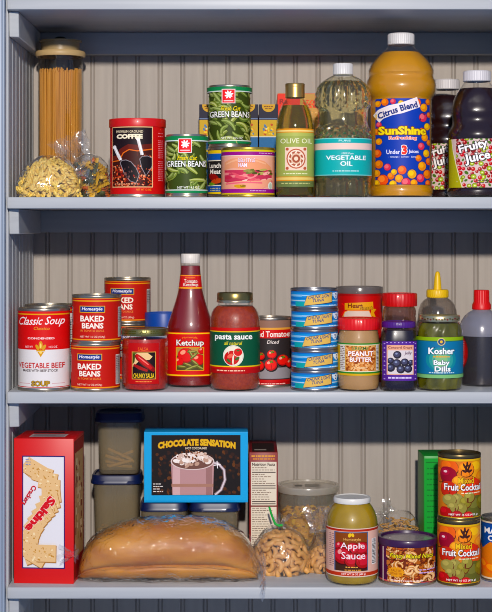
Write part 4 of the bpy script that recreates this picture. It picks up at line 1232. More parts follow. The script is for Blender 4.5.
# ---- jelly
it = It(398.5, .0255, 2, 36.4); R = it.R
t = thing('jelly_jar', 'squarish grape jelly jar with a purple lid and purple label', 'jar', it.loc)
ex = 3.2
pr = it.prof([(33, 'b'), (35.5, 388), (36, 384), (36, 343), (35.5, 338), (34, 334), (33, 331), (32.5, 328.5)])
obj('glass', lathe([(0, .001)]+pr, 72, expo=ex), GLASS, t)
obj('jelly', lathe([(0, .002), (it.r(32), .002)]+[(r_*.96, max(z_, .0022)) for r_, z_ in pr[1:-1]]+[(0, pr[-2][1])], 72, expo=ex), P('160a16', .3), t)
jar_lid(t, it.r(33.5), it.z(328.2, it.r(33.5)), it.z(322.5, it.r(33.5)), P('45206c', .4, coat=.2), ridge=(36, .012, 2, 3))
def sqs(u, v, off):
    a = u/R; d = (abs(cos(a))**ex+abs(sin(a))**ex)**(-1/ex)
    # keep the front flat: walk the superellipse by its x coordinate
    x = max(-R*.985, min(R*.985, u)); y = R*max(0., 1-abs(x/R)**ex)**(1/ex)
    return (x, -(y+.0003+off), v)
A = Art(it, sqs); A.cyl = False; c = it.cx
A.rect(c-17.4, c+17.4, 341.5, 381, '4c2a7c', 0)
for i in range(9):
    A.ell(c-15.4, 344+i*4.4, .8, .6, 'c8b4d8', 1, n=6); A.ell(c+15.6, 344+i*4.4, .8, .6, 'c8b4d8', 1, n=6)
for i in range(8): A.ell(c-13+i*3.8, 342.8, .7, .5, 'c8b4d8', 1, n=6)
A.rect(c-13.4, c+13.6, 345.2, 375, 'd8a48c', 1); A.rect(c-12.4, c+12.6, 350.5, 374.2, 'cfc6c4', 2)
A.text('Concord Grape', c-12, c+12, 346.4, 349.6, '6a2030', 4, .015); A.text('Jelly', c+4.4, c+11.6, 351.6, 355.6, '4a2040', 5, .01, shear=.2)
A.clip = (c-12.4, c+12.6, 350.5, 374.2)
for x, y, q in ((c-3, 355, 4.2), (c+4.5, 362.5, 4.2), (c-3.5, 363.5, 4.6), (c-9.5, 368, 4.3), (c+.5, 369.5, 4.4), (c+8, 369, 4.2), (c+11, 363, 3.2), (c-9.5, 361, 3.4)):
    A.ell(x, y, q, q*.95, '1c1a28', 3); A.ell(x-.4, y-.5, q*.7, q*.62, '3c3c54', 3.2); A.ell(x-.8, y-1.2, q*.3, q*.22, '8088a0', 3.4)
A.clip = None
A.lines(c-12, c+12, [377.2], 'd0c0dc', 3, 1.6, 5)
A.done(t)

# ---- squeeze bottle with a yellow spout behind the pickles
it = It(437.5, .142, 2, 40); R = it.R
t = thing('honey_bottle', 'clear squeeze bottle with a yellow pointed spout, behind the pickle jar', 'bottle', it.loc)
pr = it.prof([(36, 'b'), (40, 384), (41, 350), (40, 325), (39.5, 318), (38, 311), (34, 305), (28, 301), (22, 299), (20, 297.5)])
obj('bottle_body', lathe([(0, .001)]+pr), clear('grey_plastic', refl=1.2, tint='d8d0c8', haze=.24, haze_col='a49c94', rough=.1), t)
q = it.r(22); z0, z1 = it.z(298, q), it.z(290, q)
YEL = P('dcb814', .4)
obj('cap', lathe([(q*.95, z0), (q, z0+.001), (q, z1-.002), (q*.93, z1), (0, z1)], 120, ridge=(30, .02, 1, 2)), YEL, t)
obj('spout', lathe([(it.r(8.2), z1-.001), (it.r(7.4), it.z(285)), (it.r(6.2), it.z(278)), (it.r(4.6), it.z(274)), (it.r(3), it.z(272.4)), (0, it.z(272))], 28), YEL, t)

# ---- pickles
it = It(439.5, .0335, 2, 47); R = it.R
t = thing('pickle_jar', 'glass jar of green pickles with a gold dotted lid and blue label', 'jar', it.loc)
pr = it.prof([(41, 'b'), (45, 388), (46.5, 384), (46.5, 336), (46, 331), (43.5, 326.5), (40.5, 324), (38.5, 322.5)])
obj('glass', lathe([(0, .001)]+pr), GLASS, t)
def lump(a, z, i): return .0011*sin(a*9+1.1*sin(z*200))+.0006*noise.noise(Vector((cos(a)*3, sin(a)*3, z*160)))
obj('pickles', lathe([(0, .002), (it.r(40), .002)]+dense([(r_*.92, max(z_, .0022)) for r_, z_ in pr[1:-1]], .0025)+[(0, pr[-2][1])], 96, disp=lump), noisy('pickle_green', '3a3a0c', '6e6a1c', 70, .3, .3, (1, 1, .5)), t)
q = it.r(41)
jar_lid(t, q, it.z(322.3), it.z(316.4), tin('d0c294', .3))
A = Art(it, cyl_surf(q*1.001)); c = it.cx
for i in range(15): A.ell(c-19.6+i*2.8, 319.4+(i % 2)*.8, 1.0, .8, '4a3a1c' if i % 3 else '7a2418', 1, 20, 8)
A.done(t, 'lid_print')
A = Art(it, cyl_surf(R*1.003))
A.wrap(337.5, 378.5, '256a8c', 0); A.wrap(337.5, 341, '8aa63c', 1); A.wrap(341, 341.8, '2c5c50', 1); A.wrap(374.5, 375, '2c5c50', 1); A.wrap(375, 378.5, '7fae78', 1)
for q_, h in ((15, '2f7c86'), (12, '48908a'), (9, '64a288'), (6.2, '82ae80')): A.ell(c-1, 360, q_, 12.6*(.4+q_/25), h, 1.1+(15-q_)*.05, n=28)
A.ell(c-1, 342, 4.0, 3.8, 'd8c488', 3, n=16); A.ell(c-1, 342, 3.3, 3.1, '2c4468', 3.2, n=16); A.ell(c-1, 342, 1.5, 1.5, 'd8b060', 3.4, n=10)
A.text('Kosher', c-13.5, c+12.5, 348, 354.6, 'f0f2ee', 6, .03, outline='16384c', olay=5, ooff=.05)
A.lines(c-9, c+9, [356.4], 'e0a040', 4, 1.2, 7)
A.text('Baby', c-8.6, c+7.4, 360.4, 366.6, 'f0f2ee', 6, .03, outline='16384c', olay=5, ooff=.05); A.text('Dills', c-7.6, c+8.4, 366.4, 371.8, 'f0f2ee', 6.4, .03, outline='16384c', olay=5.3, ooff=.05)
A.lines(c-13, c+12, [372.6], 'd8e4e0', 4, .9, 8)
A.done(t)

# ---- vinegar bottle
it = It(481.5, .092, 2, 45); R = it.R
t = thing('vinegar_bottle', 'milky plastic bottle of dark vinegar with a red cap, last on its shelf', 'bottle', it.loc)
pr = it.prof([(41, 'b'), (44.5, 385), (45, 380), (45, 337), (44, 330), (41, 323), (34, 317), (26, 313), (19, 311), (16, 309.5)])
obj('bottle_body', lathe([(0, .001)]+pr), [clear('milky_plastic', refl=1.2, tint='e0e0ea', haze=.55, haze_col='b4b4c4', rough=.2), clear('wet_milky_plastic', refl=1.2, tint='e0dcdc', haze=.07, haze_col='b8b8c8', rough=.2)], t)
for f in t.children[0].data.polygons:
    if f.center.z < it.z(337): f.material_index = 1
obj('vinegar', lathe([(0, .002), (it.r(41), .002)]+[(r_*.975, max(z_, .0022)) for r_, z_ in pr[1:4] ]+[(0, it.z(337))]), P('1c1416', .25), t)
RC = P('c4202c', .4)
q = it.r(18.5)
obj('cap', lathe([(q*.9, it.z(311)), (q*1.02, it.z(310.4)), (q*1.02, it.z(306)), (q*.84, it.z(303)), (q*.82, it.z(292)), (q*.76, it.z(291)), (0, it.z(291))], 120, ridge=(24, .03, 3, 5)), RC, t)
A = Art(it, cyl_surf(R*1.003)); c = it.cx
A.clip = (c-40, c-14.5, 336, 372); A.ell(c-24, 353.5, 8, 17.5, '7c1418', 0, n=28); A.ell(c-24, 353.5, 6.9, 16.2, 'a01c20', 1, n=28); A.lines(c-27, c-19, [342+i*2.2 for i in range(11)], 'd8a0a0', 2, .8, 4); A.clip = None
A.done(t)
# ================================================================== BOTTOM SHELF
# ---- cracker box
it = It(43.3, .0165, 3, 60.6, flat=True, depth=0.0); H = it.z(439); w = it.R
D = .078
t = thing('cracker_box', 'tall red cracker box with a white picture panel, leftmost on its shelf', 'box', (it.X, .0205, CAMZ+SHELF[3]), rad(-3.6))
obj('carton', box(-w, w, 0, D, 0, H, bev=.0007), P('c01c2c', .42), t)
A = Art(it, flat_surf(0)); A.rough = .42
A.rect(21.5, 64.7, 456.2, 569.4, '2c2058', 1); A.rect(22.6, 63.6, 457.4, 568.2, 'dcd8d8', 2)
A.clip = (22.6, 63.6, 457.4, 568.2)
def cracker(x, y, s, a, ly):
    c, d = cos(rad(a)), sin(rad(a))
    q = [(-s, -s*.86), (s, -s*.86), (s, s*.86), (-s, s*.86)]
    g = lambda k, off=(0, 0): [(x+off[0]+(px*c-py*d)*k, y+off[1]+(px*d+py*c)*k) for px, py in q]
    A.poly(g(1.03, (.5, .7)), 'a8794c', ly); A.poly(g(1.0), 'd8b68c', ly+.15)
    r = random.Random(int(x*7+y))
    for i in range(12):
        px, py = r.uniform(-.8, .8)*s, r.uniform(-.7, .7)*s
        A.ell(x+px*c-py*d, y+px*d+py*c, r.uniform(.7, 1.8), r.uniform(.5, 1.1), r.choice(['c49864', 'e4cca4', 'b88854', 'e8d4b0']), ly+.25, r.uniform(0, 90), 7)
    for i in range(3):
        for j in range(3):
            px, py = (i-1)*.5*s, (j-1)*.45*s; A.ell(x+px*c-py*d, y+px*d+py*c, .45, .4, '9a6a3a', ly+.35, 0, 6)
for i, (x, y, a) in enumerate([(31, 469, 38), (36, 471, 30), (42, 475, 18), (47.5, 481, 8), (50.5, 488, 0), (51, 495, -6), (49.5, 502, -14), (46.5, 508, -24), (43, 513.5, -32), (39, 519, -40), (35, 525, -48), (32, 532, -55), (29.5, 540, -68), (28.5, 548, -78), (31, 554, 70), (37, 557, 30), (46, 553.5, 1)]):
    cracker(x, y, 9.2 if i < 16 else 9.8, a, 3+i*.45)
A.text('Saltine', 19, 61, 510, 519, 'c0203c', 13, .055, rot=128, outline='f0d0c8', olay=12.5, ooff=.03, arch=1)
A.text('Crackers', 18, 40, 493.2, 498.4, 'b8243c', 13, .03, rot=121)
A.clip = None
A.lines(25, 30, [459.5, 462, 464.5], '8088a8', 4, .9, 2)
A.done(t, 'front_print')
# right side and top prints
def side_surf(u, v, off): return (w+off, u, v)
As = Art(it, side_surf, du=1)
def pr_(x0, x1, y0, y1, h, l):
    As._emit([(x0, y0), (x1, y0), (x1, y1), (x0, y1)], [(0, 1, 2, 3)], h, l)
pr_(.002, D-.002, .004, H-.004, '8c1c24', 1); pr_(.010, D-.008, .03, H-.02, 'b89068', 2)
r = random.Random(5)
for i in range(40):
    a, b = r.uniform(.012, D-.022), r.uniform(.034, H-.034); pr_(a, a+r.uniform(.005, .012), b, b+r.uniform(.004, .010), r.choice(['d0a878', 'a07848', 'e0c096', '7c3424']), 3+i*.05)
As.done(t, 'side_print')
At = Art(it, lambda u, v, off: (u, v, H+off), du=1)
def tp(x0, x1, y0, y1, h, l): At._emit([(x0, y0), (x1, y0), (x1, y1), (x0, y1)], [(0, 1, 2, 3)], h, l)
tp(-.022, .024, .016, .044, 'c8bcb8', 1); tp(-.02, .022, .019, .041, 'a89c9c', 2); tp(-.024, .016, .052, .066, '3c2830', 1)
for i in range(5): tp(-.018, .018-.004*(i % 3), .021+i*.004, .0225+i*.004, '6c5c60', 3)
At.done(t, 'top_print')

# ---- frosted food containers with navy lids
NAVY = P('0f183c', .35, coat=.2)
FROST = clear('frosted_plastic', refl=.9, tint='ece6d8', haze=.26, haze_col='c8ba9c', rough=.25)
def container(it, y_top, lid_h, lid_w, lab, group='frosted containers with navy lids', on=None):
    H = it.z(y_top); R = it.R; q = it.r(lid_w)
    t = thing('food_container', lab, 'container', it.loc, 0, group)
    zb = H-lid_h
    ex = 5
    obj('container_body', lathe([(0, .001), (R*.90, .001), (R*.95, .004), (R*1.02, zb), (R*.985, zb), (R*.92, .0065), (0, .0055)], 80, expo=ex), FROST, t)
    obj('container_lid', lathe([(R*.97, zb-.001), (q*.97, zb-.0008), (q, zb), (q, zb+.003), (q*.97, zb+.0045), (q*.955, H-.0015), (q*.93, H), (q*.86, H), (q*.84, H-.002), (0, H-.002)], 80, expo=ex), NAVY, t)
    return t, H
it1 = It(117.5, .178, 3, 45)
t, h1 = container(it1, 475.5, .0115, 51, 'lower frosted container of the tall pair behind the cracker box')
it2 = It(120, .178, 3, 42, on=it1.top(h1)+.0002)
t, h2 = container(it2, 413.5, .0115, 49, 'upper frosted container of the tall pair, holding a few wafer sticks')
# their contents
def grains(rx, H, n, seed, sz, flat=1.0, ex=None):
    bm = bmesh.new(); r = random.Random(seed)
    lathe([(0, 0), (rx*.88, 0), (rx*.88, H*.86), (0, H*.86)], 40, bm, expo=ex)
    for i in range(n):
        a = r.uniform(0, 2*pi)
        if r.random() < .62: q, z = rx*.9*r.uniform(.97, 1.03), r.uniform(.02, .95)*H
        else: q, z = rx*sqrt(r.random())*.9, H*r.uniform(.86, 1.0)
        d = (abs(cos(a))**ex+abs(sin(a))**ex)**(-1/ex) if ex else 1
        tmp = bmesh.new(); bmesh.ops.create_icosphere(tmp, subdivisions=1, radius=sz*r.uniform(.7, 1.2))
        M = Matrix.Translation((q*d*cos(a), q*d*sin(a), max(sz*.6, z))) @ Matrix.Rotation(r.uniform(0, 6), 4, 'X') @ Matrix.Rotation(r.uniform(0, 6), 4, 'Y') @ Matrix.Diagonal((1, .75, flat, 1))
        merge(bm, tmp, M)
    return bm
o = obj('dry_grain', grains(it1.R*.92, .034, 420, 3, .0028, 1, 5), noisy('grain_brown', '8a6428', 'b8903c', 80, .6, 0), None)
o.location = Vector(it1.loc)+Vector((0, 0, .0062)); tag(o, 'brown dry grain at the bottom of the lower frosted container', 'grain', kind='stuff')
r = random.Random(6); STK = noisy('wafer_stick', 'c09a58', 'dcbc80', 50, .6, 0); base = None
for i in range(7):
    ln = .034+.003*(i % 3)
    if base is None:
        base = obj('wafer_stick', box(-.017, .017, -.0028, .0028, -.0018, .0018, bev=.0006), STK, None)
        o = base
    else:
        o = base.copy(); COL.objects.link(o)
    tag(o, 'pale wafer stick lying in the upper frosted container', 'wafer', 'wafer sticks in the frosted container')
    k = [(0, -.012, .008, 4), (.003, -.020, .013, -14), (-.002, -.016, .018, 16), (.001, -.020, .0255, 24), (.004, -.010, .022, -22), (-.003, 0, .010, 9), (.002, .010, .009, -6)][i]
    o.location = Vector(it2.loc)+Vector((k[0], k[1], k[2]+.002)); o.rotation_euler = (0, rad(k[3]), rad(r.uniform(-12, 12)))

it3 = It(164.5, .1455, 3, 45.5)
t, h3 = container(it3, 503.2, .011, 48.5, 'low frosted container under the left half of the cocoa box')
it4 = It(215.0, .1455, 3, 47)
t, h4 = container(it4, 503.2, .011, 51.5, 'low frosted container under the right half of the cocoa box')

# ---- cocoa box
it = It(196, .117, 3, 104, flat=True, depth=0.0, on=it3.top(h3)+.0003); H = it.z(432); w = it.R
t = thing('cocoa_box', 'bright blue cocoa box picturing a mug, lying on two low containers', 'box', it.loc, rad(.6))
obj('carton', box(-w, w, 0, .046, 0, H, bev=.0007), P('2098cc', .42), t)
A = Art(it, flat_surf(0))
A.rect(144.6, 247.4, 432.6, 500.5, '2a9ccc', .3)
x0, x1, y0, y1 = 151.5, 240.5, 435.2, 495.4
A.rect(x0, x1, y0, y1, '120c0e', 1); A.clip = (x0+.4, x1-.4, y0+.4, y1-.4)
r = random.Random(7)
for i in range(150): A.ell(r.uniform(x0, x1), r.uniform(452, y1), r.uniform(1.2, 3), r.uniform(1, 2), r.choice(['2a1610', '3c2014', '1e100e', '4a2a18', '241410', '5a3418']), 1.2+i*.004, r.uniform(0, 90), 8)
# mug
cx = 193.5
A.stroke([(211, 463), (218, 463.5), (224, 470), (225, 480), (221, 490), (215, 495)], 3.0, '8c7c80', 2.6); A.stroke([(211, 463), (218, 463.5), (224, 470), (225, 480), (221, 490), (215, 495)], 1.3, 'd8ccd0', 2.8)
A.poly([(171, 461), (214, 461), (213, 496), (172.5, 496)], 'b08c8c', 3); A.rect(173, 180, 466, 496, 'c8a8a8', 3.1); A.rect(206, 212, 466, 496, '94706e', 3.1); A.rect(171.6, 213.4, 484, 487, 'a07a6c', 3.2)
A.ell(192.5, 461.5, 21.8, 8.6, 'd8c8c4', 3.3, n=28); A.ell(192.5, 461.5, 20.6, 7.8, '6c4c44', 3.4, n=28)
for i in range(70):
    a = r.uniform(0, 2*pi); q = sqrt(r.random()); x = 192.5+18.5*q*cos(a); y = 459.5+7.2*q*sin(a)-4.0*(1-q)
    A.ell(x, y, r.uniform(1.6, 3.6), r.uniform(1.2, 2.4), r.choice(['e8dcd4', 'dcc8bc', 'f0e8e2', 'cdb4a8', 'b89888']), 3.6+i*.012, r.uniform(-40, 40), 10)
for i in range(24): A.ell(192.5+r.gauss(0, 5.5), 456+r.gauss(0, 3.2), r.uniform(.6, 1.6), r.uniform(.5, 1), r.choice(['6a3c28', '8a5438', '4c2a1c']), 4.6+i*.01, r.uniform(0, 90), 7)
A.stroke([(213.5, 465.5), (220.5, 464.6)], .8, 'f4f0f0', 5); A.stroke([(217, 461), (217.6, 468.5)], .8, 'f4f0f0', 5)
A.clip = None
A.text('CHOCOLATE SENSATION', 158, 235.5, 442.4, 449.2, 'd8b058', 6, .06, arch=3.4, outline='6a3c18', ooff=.05)
A.text('HOT COCOA MIX', 185.5, 207, 447.2, 449.4, 'e8d8c0', 6, .02)
for i in range(4): A.lines(153.2, 161+(i % 2)*2, [483.6+i*2.5], 'd8d0cc', 6, .9, 3+i)
A.done(t, 'front_print')

# ---- box with a nutrition table
it = It(263.5, .132, 3, 28.6, flat=True, depth=0.0); H = it.z(452.5); w = it.R
t = thing('cereal_box', 'narrow dark red box showing its nutrition table, right of the cocoa box', 'box', it.loc)
obj('carton', box(-w, w, 0, .118, 0, H, bev=.0007), P('7c2420', .45), t)
A = Art(it, flat_surf(0))
A.lines(251.5, 275, [455.5], 'd8a060', 2, 1.5, 2); A.lines(253, 275, [458.5], 'd09058', 2, 1.2, 4)
A.rect(251, 276.5, 462, 582, 'ddd2c0', 1); A.text('Nutrition Facts', 252.2, 275, 463, 466, '3c2c28', 2, .03)
y = 467.5; r = random.Random(8)
for i in range(40):
    if i in (2, 8, 9, 15, 16): A.rect(252, 275.6, y, y+.9, '3c2c28', 2)
    elif i == 17 : A.rect(250.5, 277, y-.2, y+1.2, '6a2420', 2)
    else: A.lines(252.2, r.uniform(264, 275), [y], '7a6658', 2, .75, 60+i)
    y += 2.25
A.done(t, 'side_print')
At = Art(it, lambda u, v, off: (u, v, H+off), du=1); At._emit([(-.015, .006), (.015, .006), (.015, .09), (-.015, .09)], [(0, 1, 2, 3)], '33241f', 1); At._emit([(-.012, .02), (.004, .02), (.004, .03), (-.012, .03)], [(0, 1, 2, 3)], 'b0a498', 2)
At.done(t, 'top_print')

# ---- round clear tub of flakes
it = It(308, .176, 3, 60); R = it.R; H = it.z(489)
t = thing('flake_tub', 'round clear tub with a translucent lid, half full of golden flakes', 'tub', it.loc)
obj('tub_body', lathe([(0, .001), (R*.88, .001), (R*.91, .004), (R*.985, H-.006), (R*.965, H-.006), (R*.885, .0055), (0, .0045)]), clear('tub_plastic', refl=.9, tint='f8f6f0', haze=.12, haze_col='d8d0c4', rough=.12), t)
obj('tub_lid', lathe([(R*.96, H-.010), (R*1.03, H-.009), (R*1.045, H-.007), (R*1.045, H-.0015), (R*1.03, H), (R*.94, H), (R*.92, H-.0025), (0, H-.0025)]), clear('lid_plastic', refl=1.0, tint='f0ece4', haze=.62, haze_col='d4ccbc', rough=.2), t)
Al = Art(it, lambda u, v, off: (u, v, H-.0024+off), du=1)
def lp(x0, x1, y0, y1, h, l): Al._emit([(x0, y0), (x1, y0), (x1, y1), (x0, y1)], [(0, 1, 2, 3)], h, l)
lp(-.018, -.008, -.006, .008, '6c6860', 1)
for i in range(5): lp(-.004, .016-.003*(i % 2), -.010+i*.005, -.008+i*.005, '7c786e', 1)
Al.done(t, 'lid_print')
bm = bmesh.new(); r = random.Random(4)
zf = it.z(514)-.004
lathe([(0, .0062), (R*.78, .0062), (R*.84, zf-.005), (0, zf-.003)], 40, bm)
for i in range(620):
    a = r.uniform(0, 2*pi)
    if i < 400: z = r.uniform(.009, zf); q = R*(.83+.06*z/H)*r.uniform(.95, 1.0)
    else: q = R*.88*sqrt(r.random()); z = zf+r.uniform(-.004, .003)
    c = Vector((q*cos(a), q*sin(a), z)); M = Matrix.Translation(c) @ Matrix.Rotation(r.uniform(0, 6), 4, 'X') @ Matrix.Rotation(r.uniform(0, 6), 4, 'Z')
    s = r.uniform(.0022, .0042); tmp = bmesh.new(); n = 6
    top = [tmp.verts.new((s*cos(2*pi*k/n), s*.75*sin(2*pi*k/n), .0008*(k % 2)+.0005)) for k in range(n)]; bot = [tmp.verts.new((v.co.x, v.co.y, v.co.z-.0009)) for v in top]
    tmp.faces.new(top); tmp.faces.new(bot[::-1])
    for k in range(n): tmp.faces.new((bot[k], bot[(k+1) % n], top[(k+1) % n], top[k]))
    fm = r.choice([0, 0, 0, 1, 1, 2])
    for f in tmp.faces: f.material_index = fm
    merge(bm, tmp, M)
o = obj('breakfast_flakes', bm, [P('c8962c', .55), P('dcb450', .55), P('7a5018', .55)], None, 30)
o.location = it.loc; tag(o, 'golden brown flakes filling the round clear tub', 'cereal', kind='stuff')

# ---- loaf of bread in a clear bag
it = It(166, .054, 3, 184)
L2 = .1148; XC = (168-CX)*it.s
def loaf_pt(u, a, g=1.0):
    """u along the loaf -1..1, a around it"""
    e = max(0.0, 1-abs(u)**3.6)**.48
    hh = .0745*max(0.02, e)*(1-.14*max(0, -u-.1)**1.5)
    dp = .046*(e**.85)
    c, s = cos(a), sin(a)
    y = dp*(abs(c)**.75)*(1 if c > 0 else -1)
    z = .5*hh*(1+(abs(s)**.80)*(1 if s > 0 else -1))
    # crease where the crown overhangs the base
    f = z/max(1e-6, hh)
    y *= 1-.17*math.exp(-((f-.30)/.045)**2) - .05*(1 if f < .30 else 0) - .05*max(0, .25-f)
    y *= 1-.10*max(0, f-.6)
    return Vector((u*L2, y, z))
bm = bmesh.new(); rows = []; NU, NA = 72, 56
for i in range(NU+1):
    u = sin((i/NU-.5)*pi)
    u = u*.55+(2*i/NU-1)*.45
    row = []
    for j in range(NA):
        a = 2*pi*j/NA; p = loaf_pt(u*.9995, a)
        n_ = noise.noise(Vector((p.x*28, p.y*28, p.z*28)))*.0026+noise.noise(Vector((p.x*70, p.y*70, p.z*70)))*.0012
        q = p+Vector((0, p.y, p.z-.036)).normalized()*n_
        row.append(bm.verts.new((q.x, q.y, max(.0012, q.z+.0012))))
    rows.append(row)
for a, b in zip(rows[:-1], rows[1:]):
    for j in range(NA): bm.faces.new((a[j], b[j], b[(j+1) % NA], a[(j+1) % NA]))
bm.faces.new(rows[0]); bm.faces.new(rows[-1][::-1])
bmesh.ops.recalc_face_normals(bm, faces=bm.faces[:])
CRUST = noisy('bread_crust', '96541c', 'd69c52', 20, .5, .4, (.5, 1, 1.8), contrast=.22, dist=.002, detail=6)
o = obj('bread_loaf', bm, CRUST, None, 80)
o.location = (XC, it.yc, CAMZ+SHELF[3]); tag(o, 'long golden brown loaf of bread lying in a clear bag', 'bread')
# the bag
t = thing('bread_bag', 'crinkled clear plastic bag around the long loaf, its tail hanging at the right', 'bag', (XC, it.yc, CAMZ+SHELF[3]))
bm = bmesh.new(); rows = []
for i in range(61):
    u = -1.0+2.0*i/60
    row = []
    for j in range(64):
        a = 2*pi*j/64; p = loaf_pt(max(-.985, min(.985, u*.985)), a)
        ctr = Vector((p.x, 0, .036)); d = p-ctr; d.x = 0
        nz = noise.noise(Vector((p.x*60, p.y*40, p.z*55)))*.0035 + noise.noise(Vector((p.x*150, a*3, 2)))*.0018
        g = d.length*1.04+.0022+max(-.0012, nz)
        q = Vector((u*(L2+.0012), 0, .036))+d.normalized()*g
        row.append(bm.verts.new((q.x, q.y, max(.0004, q.z))))
    rows.append(row)
for a, b in zip(rows[:-1], rows[1:]):
    for j in range(64): bm.faces.new((a[j], b[j], b[(j+1) % 64], a[(j+1) % 64]))
obj('film', bm, WRAP, t)
def ruffle(P0, D, Ln, r0, r1, r2, seed, flat=1.0):
    bm = bmesh.new(); D = Vector(D).normalized(); sd = D.cross(Vector((0, 1, .02))).normalized(); up = sd.cross(D); rr = []
    for k in range(10):
        tt = k/9; q = r0+(r1-r0)*min(1, tt/.3) if tt < .3 else r1+(r2-r1)*((tt-.3)/.7)
        rr.append([bm.verts.new(Vector(P0)+D*Ln*tt+(sd*cos(a)+up*sin(a)*flat)*q*(1+.25*cos(a*6+seed)+.15*cos(a*11+k*.7))+D*.004*tt*cos(a*4+seed)) for a in [2*pi*i/40 for i in range(40)]])
    for a, b in zip(rr[:-1], rr[1:]):
        for i in range(40): bm.faces.new((a[i], a[(i+1) % 40], b[(i+1) % 40], b[i]))
    return bm
obj('gathered_end', ruffle((-L2-.001, -.030, .036), (-.8, -.55, .1), .020, .010, .004, .010, 2, .8), FILM, t)
# loose tail at the right, folding down over the shelf edge
bm = bmesh.new(); rows = []
for k in range(15):
    tt = k/14
    row = []
    for i in range(25):
        s_ = i/24*2-1
        x = L2-.012+.030*sin(tt*pi*.62)-.012*tt+.002*cos(s_*9+k); y = -.016-.046*tt+s_*.004+.003*sin(s_*8+tt*5)
        z = .040-.022*tt-.030*max(0, tt-.35)+s_*.022*(1-.35*tt)+.002*sin(s_*11+tt*7)
        if y > -.0565: z = max(z, .001)
        row.append(bm.verts.new((x, y, z)))
    rows.append(row)
for a, b in zip(rows[:-1], rows[1:]):
    for i in range(24): bm.faces.new((a[i], a[i+1], b[i+1], b[i]))
obj('loose_tail', bm, FILM, t)

# ---- cashews in clear bags
o = world_at(282.5, .090, 3)
Ec = dome(.0385, .036, .058, skew=(-.003, .002), p=2.6, tuck=.84)
t = thing('cashew_bag', 'clear bag of pale cashews closed with a green twist tie', 'bag', o)
obj('film', film_bag(Ec, .064, 1.05, 5, .0025, neck=((-.004, .002, .058), (.1, 0, 1), .014, (.008, .0035, .012))), FILM, t)
GRN = P('1e9a4a', .4)
obj('twist_tie', tube([(-.0175, -.006, .0860), (-.0150, -.006, .0775), (-.012, -.0055, .069), (-.0095, -.0055, .0635), (-.005, -.0062, .0615), (-.000, -.006, .0620)], [.0013, .0014, .0014, .0016, .0018, .0014], 8), GRN, t, label='green twist tie')
CASH = noisy('cashew_cream', 'c08c54', 'deb07a', 60, .5, .05, obj_rand=.10)
cs = [('cashew_nut', cashew(1.22), CASH, None), ('cashew_nut', cashew(1.08), CASH, None)]
scatter(cs, pile(Ec, .0086, (.90, .72, .5), 7, 300, .005), o, 4, 'pale cashew nut in the bag with the green twist tie', 'nut', 'cashews in the tied bag')
o = world_at(323, .098, 3)
Ec = dome(.0225, .027, .050, skew=(.002, .004), p=2.2, tuck=.85)
t = thing('cashew_bag', 'clear bag of cashews squeezed in behind the applesauce jar', 'bag', o)
obj('film', film_bag(Ec, .058, 1.07, 15, .0025, neck=((-.004, .002, .050), (-.15, .1, 1), .030, (.012, .010, .017))), FILM, t)
Es = lambda th, tt, s=1.0: Vector((Ec(th, tt, s).x, Ec(th, tt, s).y, Ec(th, tt, s).z*.70))
scatter([('cashew_nut', cashew(1.1), CASH, None)], pile(Es, .0092, (.86, .6), 9, 100, .005), o, 5, 'pale cashew nut in the bag behind the applesauce jar', 'nut', 'cashews in the rear bag')

# ---- applesauce
it = It(352, .0350, 3, 51.8); R = it.R
t = thing('applesauce_jar', 'large jar of yellow applesauce with a white lid and apple label', 'jar', it.loc)
pr = it.prof([(46, 'b'), (49.5, 583.5), (51.5, 580), (51.5, 526), (50.3, 521), (45.5, 514.5), (40, 509), (36.4, 506.4), (34.6, 505.2), (34, 502)])
obj('glass', lathe([(0, .001)]+pr), GLASS, t)
obj('applesauce', lathe([(0, .002), (it.r(45), .002)]+[(r_*.972, max(z_, .0022)) for r_, z_ in pr[1:]]+[(0, pr[-1][1])]), noisy('applesauce_yellow', '927626', 'a88c36', 60, .4, .1), t)
jar_lid(t, it.r(37), it.z(505, it.r(37)), it.z(499.6, it.r(37)), P('d8d4cc', .35, coat=.2))
A = Art(it, cyl_surf(R*1.003)); c = it.cx
A.wrap(529, 577.5, 'd8b0a0', 0); A.wrap(529, 529.8, 'd8c8b8', 1); A.wrap(529.8, 532, 'a83c2c', 1); A.wrap(573, 576.5, 'b04434', 1); A.wrap(576.5, 577.5, 'd8c4b0', 1)
x0, x1, y0, y1 = c-19, c+14.5, 532.5, 571.5
A.rect(x0, x1, y0, y1, '4a5c7c', 1); A.rect(x0+1, x1-1, y0+.8, y1, '6a3418', 1.5); A.clip = (x0+1, x1-1, y0+.8, y1)
A.rect(x0, x1, 533, 545, '7c4420', 1.6); A.rect(x0, x1, 562, 572, '3c2418', 1.6)
for x, y, q in ((c-11, 556, 9), (c+8.5, 549, 7.2), (c-1, 549, 6.8), (c+9.5, 561, 8.2), (c-2, 560, 7.6), (c-13.5, 547, 5)):
    ly = 2+y*.02; A.ell(x+.4, y+.6, q*1.07, q*1.04, '3a080c', ly, n=18); A.ell(x, y, q*.97, q*.93, '98202a', ly+.002, n=18); A.ell(x-.4, y-.8, q*.74, q*.68, 'b83a42', ly+.004, n=16); A.ell(x-q*.3, y-q*.4, q*.2, q*.28, 'e09a94', ly+.006, 20)
A.ell(c-4, 535.6, 1.6, 2.2, 'e0b850', 3, 20); A.ell(c-1, 535.4, 1.4, 2, 'e0b850', 3, -20)
A.clip = None
A.text('Homestyle', c-10, c+7, 538.4, 541.8, 'e8b878', 25, .0)
A.text('Apple', c-13, c+11, 543, 551, 'f0e4e4', 25.4, .0); A.text('Sauce', c-12, c+11.5, 552.4, 559.4, 'f0e4e4', 25.4, .0)
A.lines(c-8, c+4, [567], 'e0a868', 25, 1, 3); A.lines(c-9, c+8, [570], 'd89858', 25, .9, 5)
